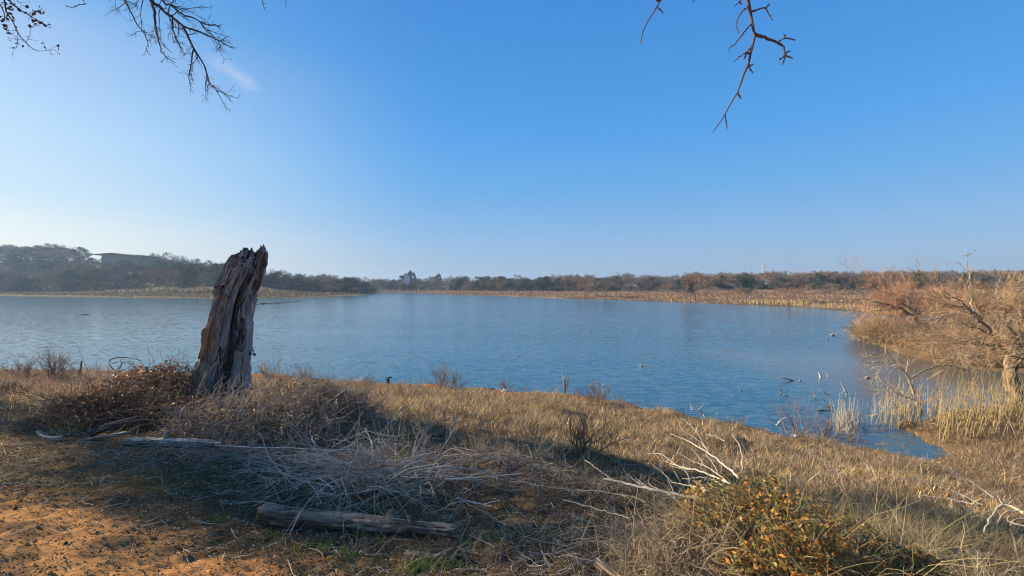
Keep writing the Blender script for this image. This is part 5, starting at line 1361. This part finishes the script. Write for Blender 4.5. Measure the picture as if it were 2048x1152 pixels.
# ------------------------------------------------------------------ willows at the right
def willow(label, trunk, r0, r1, limbs, col, twig, seed, tw=.9, n3=7, n4=6, name='bare_willow', bare=()):
    rg = np.random.default_rng(seed)
    root = thing(name, label, 'tree', tuple(W(*trunk[0])))
    r0 *= .58; r1 *= .5
    b = MB(); gnarled(b, rg, [W(*q) for q in trunk], r0, r1, np.array(col)*1.1, seed=seed); part(b, 'trunk', M_BARK, root)
    allL = []
    for pts, a, c_ in limbs:
        P_ = [W(*q) for q in pts]; a *= .4; c_ *= .5
        b = MB(); P, R = limb(b, rg, P_, a, c_, np.array(col)*.8, 20, 7, .03 if seed != 903 else .012, .15); part(b, 'limb', M_BARK, root)
        allL.append((P, a))
    for pts, a, c_ in bare:
        b = MB(); limb(b, rg, [W(*q) for q in pts], a*.6, c_*.6, (.46, .38, .28), 18, 6, .02, .15); part(b, 'dead_branch', M_BARK, root)
    F_ = np.array([p_ for p_, _ in allL]); L_ = np.array([np.linalg.norm(np.diff(p_, axis=0), axis=1).sum() for p_, _ in allL]); Ra = np.array([a for _, a in allL])
    o = grow(rg, None or np.zeros((len(allL), 3)), np.zeros((len(allL), 3))+1, L_, Ra, [dict(tmin=.2, N=20, tip=.3), dict(n=11, ratio=(.25, .5), ang=(20, 58), wig=.09, grav=-.01, rr=.5, N=6, tmin=.15),
        dict(n=n3, ratio=(.35, .8), ang=(15, 45), wig=.09, N=4, rr=.5, rmin=.0035), dict(n=n4, ratio=(.45, .95), ang=(12, 40), wig=.09, N=3, rr=.6, rmin=.0032)], first=F_)
    b = MB(); tubes(b, o[1][0], o[1][1]*.8, np.array(col)*.7+np.array(twig)*.2, 5); tubes(b, o[2][0], o[2][1]*.8, np.array(col)*.4+np.array(twig)*.5, 3)
    P, R = o[3]; ribbons(b, P, np.maximum(R, .0038)*tw, vary(rg, twig, len(P), .2), rg, False)
    part(b, 'twig', M_TWIG, root)
    return root
WC = (.27, .19, .12)
willow('spreading bare willow on the low island with long branches over the water', [(1832, 672, 32), (1830, 650, 32), (1826, 628, 32), (1815, 612, 32)], .42, .26,
  [([(1826, 632, 32), (1800, 617, 31.5), (1765, 606, 31), (1725, 598, 30.5), (1702, 602, 30)], .16, .03),
   ([(1822, 620, 32), (1800, 600, 32), (1785, 585, 32), (1765, 570, 32), (1748, 562, 32)], .14, .02),
   ([(1832, 630, 32), (1855, 615, 32), (1880, 600, 32.5), (1925, 596, 33)], .16, .03),
   ([(1830, 625, 32), (1838, 600, 31), (1850, 588, 31), (1866, 576, 30)], .12, .02),
   ([(1832, 640, 32), (1860, 640, 31), (1900, 625, 30), (1940, 618, 30)], .12, .03),
   ([(1820, 615, 32), (1815, 592, 33), (1826, 585, 34), (1820, 576, 34)], .10, .02),
   ([(1800, 615, 31.5), (1770, 620, 30.5), (1740, 622, 30)], .08, .02)],
  WC, (.42, .24, .13), 901, n3=10, n4=9, bare=[([(1765, 606, 31), (1735, 605, 30.5), (1708, 600, 30.2)], .05, .02), ([(1790, 588, 32), (1760, 583, 31.5), (1732, 578, 31)], .05, .025), ([(1768, 556, 32), (1766, 540, 32), (1768, 525, 32)], .035, .015), ([(1770, 545, 32), (1780, 536, 32), (1790, 534, 32)], .03, .012), ([(1728, 622, 30), (1705, 624, 30), (1686, 630, 30)], .04, .015), ([(1900, 598, 32), (1940, 597, 31), (1975, 598, 31)], .05, .02)])
willow('large gnarled bare willow leaning left at the right edge', [(2036, 812, 15.5), (2026, 775, 15.5), (2020, 740, 15.6), (2028, 705, 15.8), (2040, 672, 16)], .42, .26,
  [([(2025, 715, 15.6), (1998, 690, 15.4), (1970, 650, 15.2), (1935, 612, 15.2), (1898, 590, 15)], .17, .03),
   ([(2035, 690, 15.8), (2018, 650, 15.6), (2005, 610, 15.6), (1992, 590, 15.8), (1978, 574, 16)], .14, .03),
   ([(1962, 645, 15.2), (1940, 620, 15.4), (1915, 612, 15.4), (1880, 615, 15.4)], .09, .015),
   ([(2042, 668, 16), (2065, 630, 16), (2090, 600, 16)], .2, .05),
   ([(2038, 680, 16), (2040, 630, 16.5), (2030, 602, 17), (2040, 582, 17)], .14, .03),
   ([(2010, 700, 15.5), (1975, 690, 15), (1940, 680, 14.8), (1905, 690, 14.6)], .10, .02),
   ([(1980, 668, 15.3), (1940, 650, 15.6), (1905, 640, 16)], .08, .02),
   ([(2024, 740, 15.6), (2060, 700, 15), (2090, 680, 15)], .14, .04)],
  (.30, .21, .125), (.36, .25, .15), 902, n3=9, n4=8, bare=[([(1945, 625, 15.3), (1942, 580, 15.4), (1937, 540, 15.4), (1934, 512, 15.4), (1930, 488, 15.4)], .05, .008), ([(1937, 545, 15.4), (1915, 525, 15.4), (1893, 530, 15.4)], .018, .006), ([(1990, 600, 15.6), (1998, 560, 15.6), (2010, 540, 15.6)], .02, .006), ([(1940, 620, 15.2), (1900, 628, 15), (1850, 640, 15)], .03, .012), ([(2005, 660, 15.5), (2015, 640, 15.4), (2000, 600, 15.4)], .04, .02), ([(1930, 510, 15.4), (1945, 505, 15.4), (1950, 500, 15.4)], .02, .008)])
willow('low half-drowned willow arching out of the water before the reeds', [(1840, 828, 14.2), (1832, 800, 14.2), (1822, 770, 14.2), (1810, 745, 14.2)], .10, .05,
  [([(1832, 800, 14.2), (1800, 790, 14), (1775, 770, 14), (1765, 750, 14)], .05, .012),
   ([(1815, 752, 14.2), (1790, 725, 14.2), (1765, 700, 14.2), (1745, 682, 14.2)], .05, .012),
   ([(1818, 760, 14.2), (1850, 740, 14.4), (1890, 730, 14.8), (1930, 740, 15)], .06, .03),
   ([(1812, 750, 14.2), (1815, 715, 14.4), (1800, 690, 14.5)], .04, .01),
   ([(1790, 728, 14.2), (1750, 725, 13.8), (1715, 722, 13.6)], .03, .01),
   ([(1835, 810, 14.2), (1855, 800, 14), (1880, 790, 14)], .04, .01),
   ([(1880, 735, 14.6), (1920, 715, 15), (1960, 705, 15.4)], .04, .02)],
  (.45, .34, .2), (.42, .32, .2), 903, n3=4, n4=3, tw=.8)
# rusty willow thickets behind
for k, (pxs, Yk, h_, w_, lab) in enumerate([(1790, 62, 3.3, 5, 'rust-orange willow thicket behind the island willow'), (1880, 58, 2.6, 5, 'rust-orange thicket right of the taller one'), (1945, 55, 2.6, 5, 'broad rust thicket behind the gnarled willow'), (2030, 52, 2.6, 5, 'rust thicket at the right edge')]):
    x = (pxs-1024)/F*Yk
    shrub('willow_thicket', lab, (x, Yk, float(height(x, Yk)) - .1), h_*1.35, 5.0, 130, (.46, .24, .12), 910+k, cat='thicket', rad=.02, n2=7, n3=7)
rm = np.random.default_rng(920)
for k in range(34):
    px_ = rm.uniform(1150, 2040); Yd = np.interp(px_, [1150, 1400, 1600, 1750, 2040], [150, 120, 98, 78, 66]) + rm.random()**1.3 * np.interp(px_, [1150, 2040], [70, 70])
    kd = rm.choice(['tan', 'grey', 'rust'], p=[.45, .4, .15])
    far_tree(kd, (px_-1024)/F*Yd, Yd, rm.uniform(1.3, 3.0), 'low bare ' + {'tan': 'tan', 'grey': 'grey', 'rust': 'rusty'}[str(kd)] + ' shrub in the meadow ' + spot(px_), 'low bare shrubs in the right meadow', wide=rm.uniform(1.3, 2.2))

# ------------------------------------------------------------------ overhanging branches
def canopy(name, label, trunk, limbs, seed, col, leaf=None, tw=3, spike=.03, kid='branch'):
    rg = np.random.default_rng(seed)
    root = thing(name, label, 'tree', tuple(trunk[0]))
    b = MB(); limb(b, rg, trunk, .17, .06, (.14, .12, .10), 30, 10, .006, .12); part(b, 'trunk', M_BARK, root)
    for pts, a, c_, twigs in limbs:
        b = MB()
        P_ = [np.asarray(q) if len(q) == 3 and isinstance(q, np.ndarray) else W(*q) for q in pts]
        P, R = limb(b, rg, P_, a, c_, col, 30, 6, .0025, .15, spikes=6, spike=spike)
        if twigs:
            L = np.linalg.norm(np.diff(P, axis=0), axis=1).sum()
            o = grow(rg, P[:1], P[:1], np.array([min(L, 1.1)]), np.array([max(a*.55, .003)]), [dict(tmin=twigs[1], N=30, tip=.5), dict(n=twigs[0], ratio=(.14, .38), ang=(25, 60), wig=.16, N=6, rr=.6, rmin=.0022, grav=-.03),
                dict(n=4, ratio=(.25, .6), ang=(25, 65), wig=.2, N=4, rr=.7, rmin=.0017), dict(n=2, ratio=(.2, .5), ang=(30, 70), wig=.2, N=3, rr=.8, rmin=.0014)], first=P[None])
            for q, (Pp, Rr) in enumerate(o[1:]): tubes(b, Pp, Rr, col, 4)
            if leaf:
                E = np.concatenate([o[2][0][:, -1], o[1][0][:, -1], P[rg.integers(4, 30, 14)]]); E = E + rg.normal(size=E.shape)*.012
                k = rg.random(len(E)) < .75
                leaves(b, E[k], rg.uniform(.012, .024, k.sum()), vary(rg, leaf, k.sum(), .3), rg, aspect=.6)
        part(b, kid, M_TWIG, root)
    return root
YL = 4.0
BR = (.07, .055, .05)
tL = [np.array([-4.6, -2.2, 2.2]), np.array([-4.5, -2.0, 4.5]), np.array([-4.2, -1.0, 6.6]), np.array([-3.6, .8, 7.6]), np.array([-3.3, 2.6, 7.7]), np.array([-3.2, 3.6, 7.3])]
up = lambda p_: p_
canopy('bare_oak', 'bare dark oak whose fine-twigged branches hang into the top left sky', tL, [
  ([tL[-1], W(280, -60, YL), W(300, 0, YL), W(318, 12, YL), W(335, 28, YL), W(352, 40, YL), W(366, 53, YL), W(380, 80, YL), W(387, 95, YL), W(400, 117, YL), W(410, 135, YL), W(417, 160, YL), W(420, 168, YL), W(438, 184, YL)], .022, .0035, (24, .35)),
  ([W(366, 53, YL), W(395, 62, YL), W(425, 75, YL), W(445, 85, YL), W(465, 97, YL)], .009, .003, (9, .3)),
  ([tL[-1], W(300, -60, YL-.2), W(325, 0, YL-.1), W(345, 12, YL-.1), W(365, 28, YL-.1), W(385, 34, YL-.1), W(400, 45, YL-.1), W(412, 60, YL-.1), W(432, 80, YL-.1)], .016, .003, (16, .35)),
  ([tL[-1], W(240, -50, YL+.2), W(250, 0, YL+.2), W(258, 15, YL+.2), W(265, 30, YL+.2), W(275, 50, YL+.2), W(290, 70, YL+.2), W(297, 95, YL+.2)], .016, .003, (16, .35)),
  ([W(300, 0, YL), W(308, 20, YL), W(312, 55, YL), W(318, 85, YL), W(325, 105, YL), W(336, 119, YL)], .011, .003, (12, .2)),
  ([W(387, 95, YL), W(382, 130, YL), W(378, 155, YL), W(381, 174, YL)], .007, .003, (7, .3)),
  ([W(345, 30, YL), W(346, 60, YL), W(356, 85, YL), W(366, 100, YL)], .007, .003, (9, .2)),
  ([W(400, 45, YL-.1), W(425, 51, YL-.1), W(432, 50, YL-.1), W(440, 58, YL-.1)], .005, .0025, (3, .4)),
  ([tL[-1], W(190, -40, YL), W(168, -5, YL), W(170, 9, YL), W(158, 10, YL), W(146, 16, YL), W(131, 12, YL)], .008, .003, None),
  ([tL[-2], W(500, -60, YL), W(522, 0, YL), W(531, 20, YL)], .006, .003, None),
  ([tL[-2], W(560, -60, YL), W(572, -5, YL), W(571, 12, YL)], .006, .003, None)], 1001, BR)
tE = [np.array([-7.6, -1.0, 2.2]), np.array([-7.4, 0, 4.6]), np.array([-6.2, 2.2, 6.6]), np.array([-5.2, 3.6, 7.2])]
canopy('leafy_elm', 'tree with small brown leaves hanging into the extreme top left corner', tE, [
  ([tE[-1], W(-10, -60, YL), W(8, 0, YL), W(15, 30, YL), W(28, 45, YL), W(35, 65, YL), W(50, 82, YL), W(68, 100, YL)], .014, .003, (6, .3)),
  ([W(0, -20, YL), W(30, 12, YL), W(50, 25, YL), W(65, 35, YL), W(80, 45, YL)], .008, .003, (5, .3)),
  ([W(-30, -10, YL), W(0, 10, YL), W(8, 30, YL), W(2, 45, YL)], .006, .003, (5, .2))], 1002, BR, leaf=(.10, .05, .035))
YR = 3.4
tR = [np.array([3.2, -2.4, 2.1]), np.array([3.1, -2.0, 4.4]), np.array([2.8, -.8, 6.3]), np.array([2.2, 1.2, 7.1]), np.array([1.8, 2.8, 6.9])]
canopy('bare_mesquite', 'bare thorny tree whose forked branch dangles into the top right sky', tR, [
  ([tR[-1], W(1490, -70, YR), W(1497, 0, YR), W(1503, 35, YR), W(1505, 60, YR), W(1510, 75, YR), W(1503, 100, YR), W(1495, 130, YR), W(1480, 168, YR), W(1474, 187, YR), W(1455, 220, YR), W(1448, 232, YR), W(1438, 248, YR), W(1424, 266, YR)], .020, .0035, None),
  ([W(1500, 12, YR), W(1485, 22, YR), W(1475, 38, YR), W(1473, 52, YR), W(1477, 67, YR)], .006, .003, None),
  ([W(1502, 48, YR), W(1482, 72, YR), W(1470, 88, YR), W(1462, 93, YR), W(1456, 105, YR)], .007, .003, None),
  ([W(1504, 24, YR), W(1518, 18, YR), W(1530, 17, YR), W(1537, 27, YR), W(1544, 39, YR)], .007, .0035, None),
  ([W(1530, 17, YR), W(1535, 12, YR), W(1538, 8, YR)], .004, .003, None),
  ([W(1509, 68, YR), W(1530, 75, YR), W(1555, 85, YR), W(1567, 93, YR), W(1570, 112, YR)], .012, .006, None),
  ([W(1555, 85, YR), W(1568, 77, YR), W(1578, 77, YR), W(1590, 79, YR)], .006, .0035, None), ([W(1567, 78, YR), W(1570, 69, YR)], .004, .003, None),
  ([W(1570, 110, YR), W(1578, 114, YR), W(1586, 117, YR)], .005, .003, None), ([W(1570, 110, YR), W(1564, 116, YR), W(1558, 120, YR)], .005, .003, None), ([W(1570, 110, YR), W(1568, 120, YR), W(1565, 129, YR)], .005, .003, None), ([W(1568, 108, YR), W(1575, 104, YR), W(1581, 102, YR)], .005, .003, None),
  ([W(1505, 88, YR), W(1495, 103, YR), W(1480, 112, YR), W(1468, 124, YR)], .006, .003, None), ([W(1495, 105, YR), W(1500, 108, YR)], .004, .003, None), ([W(1493, 104, YR), W(1489, 118, YR)], .004, .003, None),
  ([W(1495, 128, YR), W(1500, 137, YR), W(1505, 146, YR)], .005, .003, None), ([W(1496, 130, YR), W(1502, 131, YR), W(1506, 127, YR)], .004, .003, None),
  ([W(1475, 185, YR), W(1479, 192, YR), W(1482, 198, YR)], .004, .003, None), ([W(1450, 228, YR), W(1452, 242, YR), W(1454, 257, YR)], .0045, .003, None),
  ([tR[-1], W(1470, -60, YR), W(1485, -12, YR), W(1478, 3, YR), W(1467, 13, YR)], .006, .0035, None), ([W(1478, 2, YR), W(1483, 9, YR)], .004, .003, None),
  ([tR[-1], W(1350, -60, YR), W(1322, -4, YR), W(1312, 15, YR), W(1300, 35, YR), W(1288, 60, YR), W(1280, 86, YR)], .013, .004, None), ([W(1314, 13, YR), W(1321, 21, YR), W(1327, 27, YR)], .005, .003, None), ([W(1320, 3, YR), W(1312, 0, YR)], .006, .004, None),
  ([tR[-1], W(1400, -40, YR), W(1390, -2, YR), W(1386, 6, YR)], .005, .003, None)], 1003, (.12, .08, .07), spike=.012)

# ------------------------------------------------------------------ shade tree to the left, outside the frame
def shade_tree():
    rg = np.random.default_rng(1100)
    root = thing('live_oak', 'leafy live oak left of the trail that shades the foreground', 'tree', (-17.5, 9.0, 2.3))
    tg = []     # places its crown shades and heights above them
    for (x0, x1, y0, y1, n, h0, h1) in [(-2.4, .9, 3.3, 5.2, 12, 5.6, 8.8), (-3.8, -2.2, 4.2, 4.9, 6, 5.6, 8), (.6, 4.6, 5.5, 6.1, 12, 7.5, 9.5)]:
        for q in range(n): tg.append((rg.uniform(x0, x1), rg.uniform(y0, y1), rg.uniform(h0, h1)))
    C = np.array([[x, y, 2.2] + S / S[2] * h for x, y, h in tg])
    tr = [np.array([-17.5, 9.0, 2.2]), np.array([-17.2, 8.8, 3.6]), np.array([-16.6, 8.4, 5.0]), np.array([-16.0, 8.2, 6.2])]
    b = MB(); limb(b, rg, tr, .30, .12, (.13, .11, .09), 30, 10, .01, .15); part(b, 'trunk', M_BARK, root)
    b = MB()
    T = catmull(tr, 20)
    for c in C:
        s_ = T[rg.integers(8, 19)]
        limb(b, rg, [s_, s_*.5 + c*.5 + [0, 0, .3], c], .04, .008, (.12, .10, .085), 8, 4)
    part(b, 'limb', M_BARK, root)
    b = MB(); n = 9000; i = rg.integers(0, len(C), n)
    A = C[i] + rg.normal(size=(n, 3))*.30
    leaves(b, A, rg.uniform(.035, .06, n), vary(rg, (.05, .07, .025), n, .25), rg)
    part(b, 'crown', M_LEAF, root)
shade_tree()

# ------------------------------------------------------------------ haze
hz = MB(); box(hz, -1190, 1190, -1190, 1190, -4, 33, (1, 1, 1))
mh = bpy.data.materials.new('haze_air'); mh.use_nodes = True
nn, ll = mh.node_tree.nodes, mh.node_tree.links
nn.remove(nn['Principled BSDF'])
pv = nn.new('ShaderNodeVolumePrincipled')
pv.inputs['Color'].default_value = (.50, .72, 1.0, 1)
pv.inputs['Density'].default_value = .00042
pv.inputs['Anisotropy'].default_value = .3
ll.new(pv.outputs[0], nn['Material Output'].inputs['Volume'])
ho = hz.build('haze', mh, smooth=False)
tag(ho, kind='stuff')
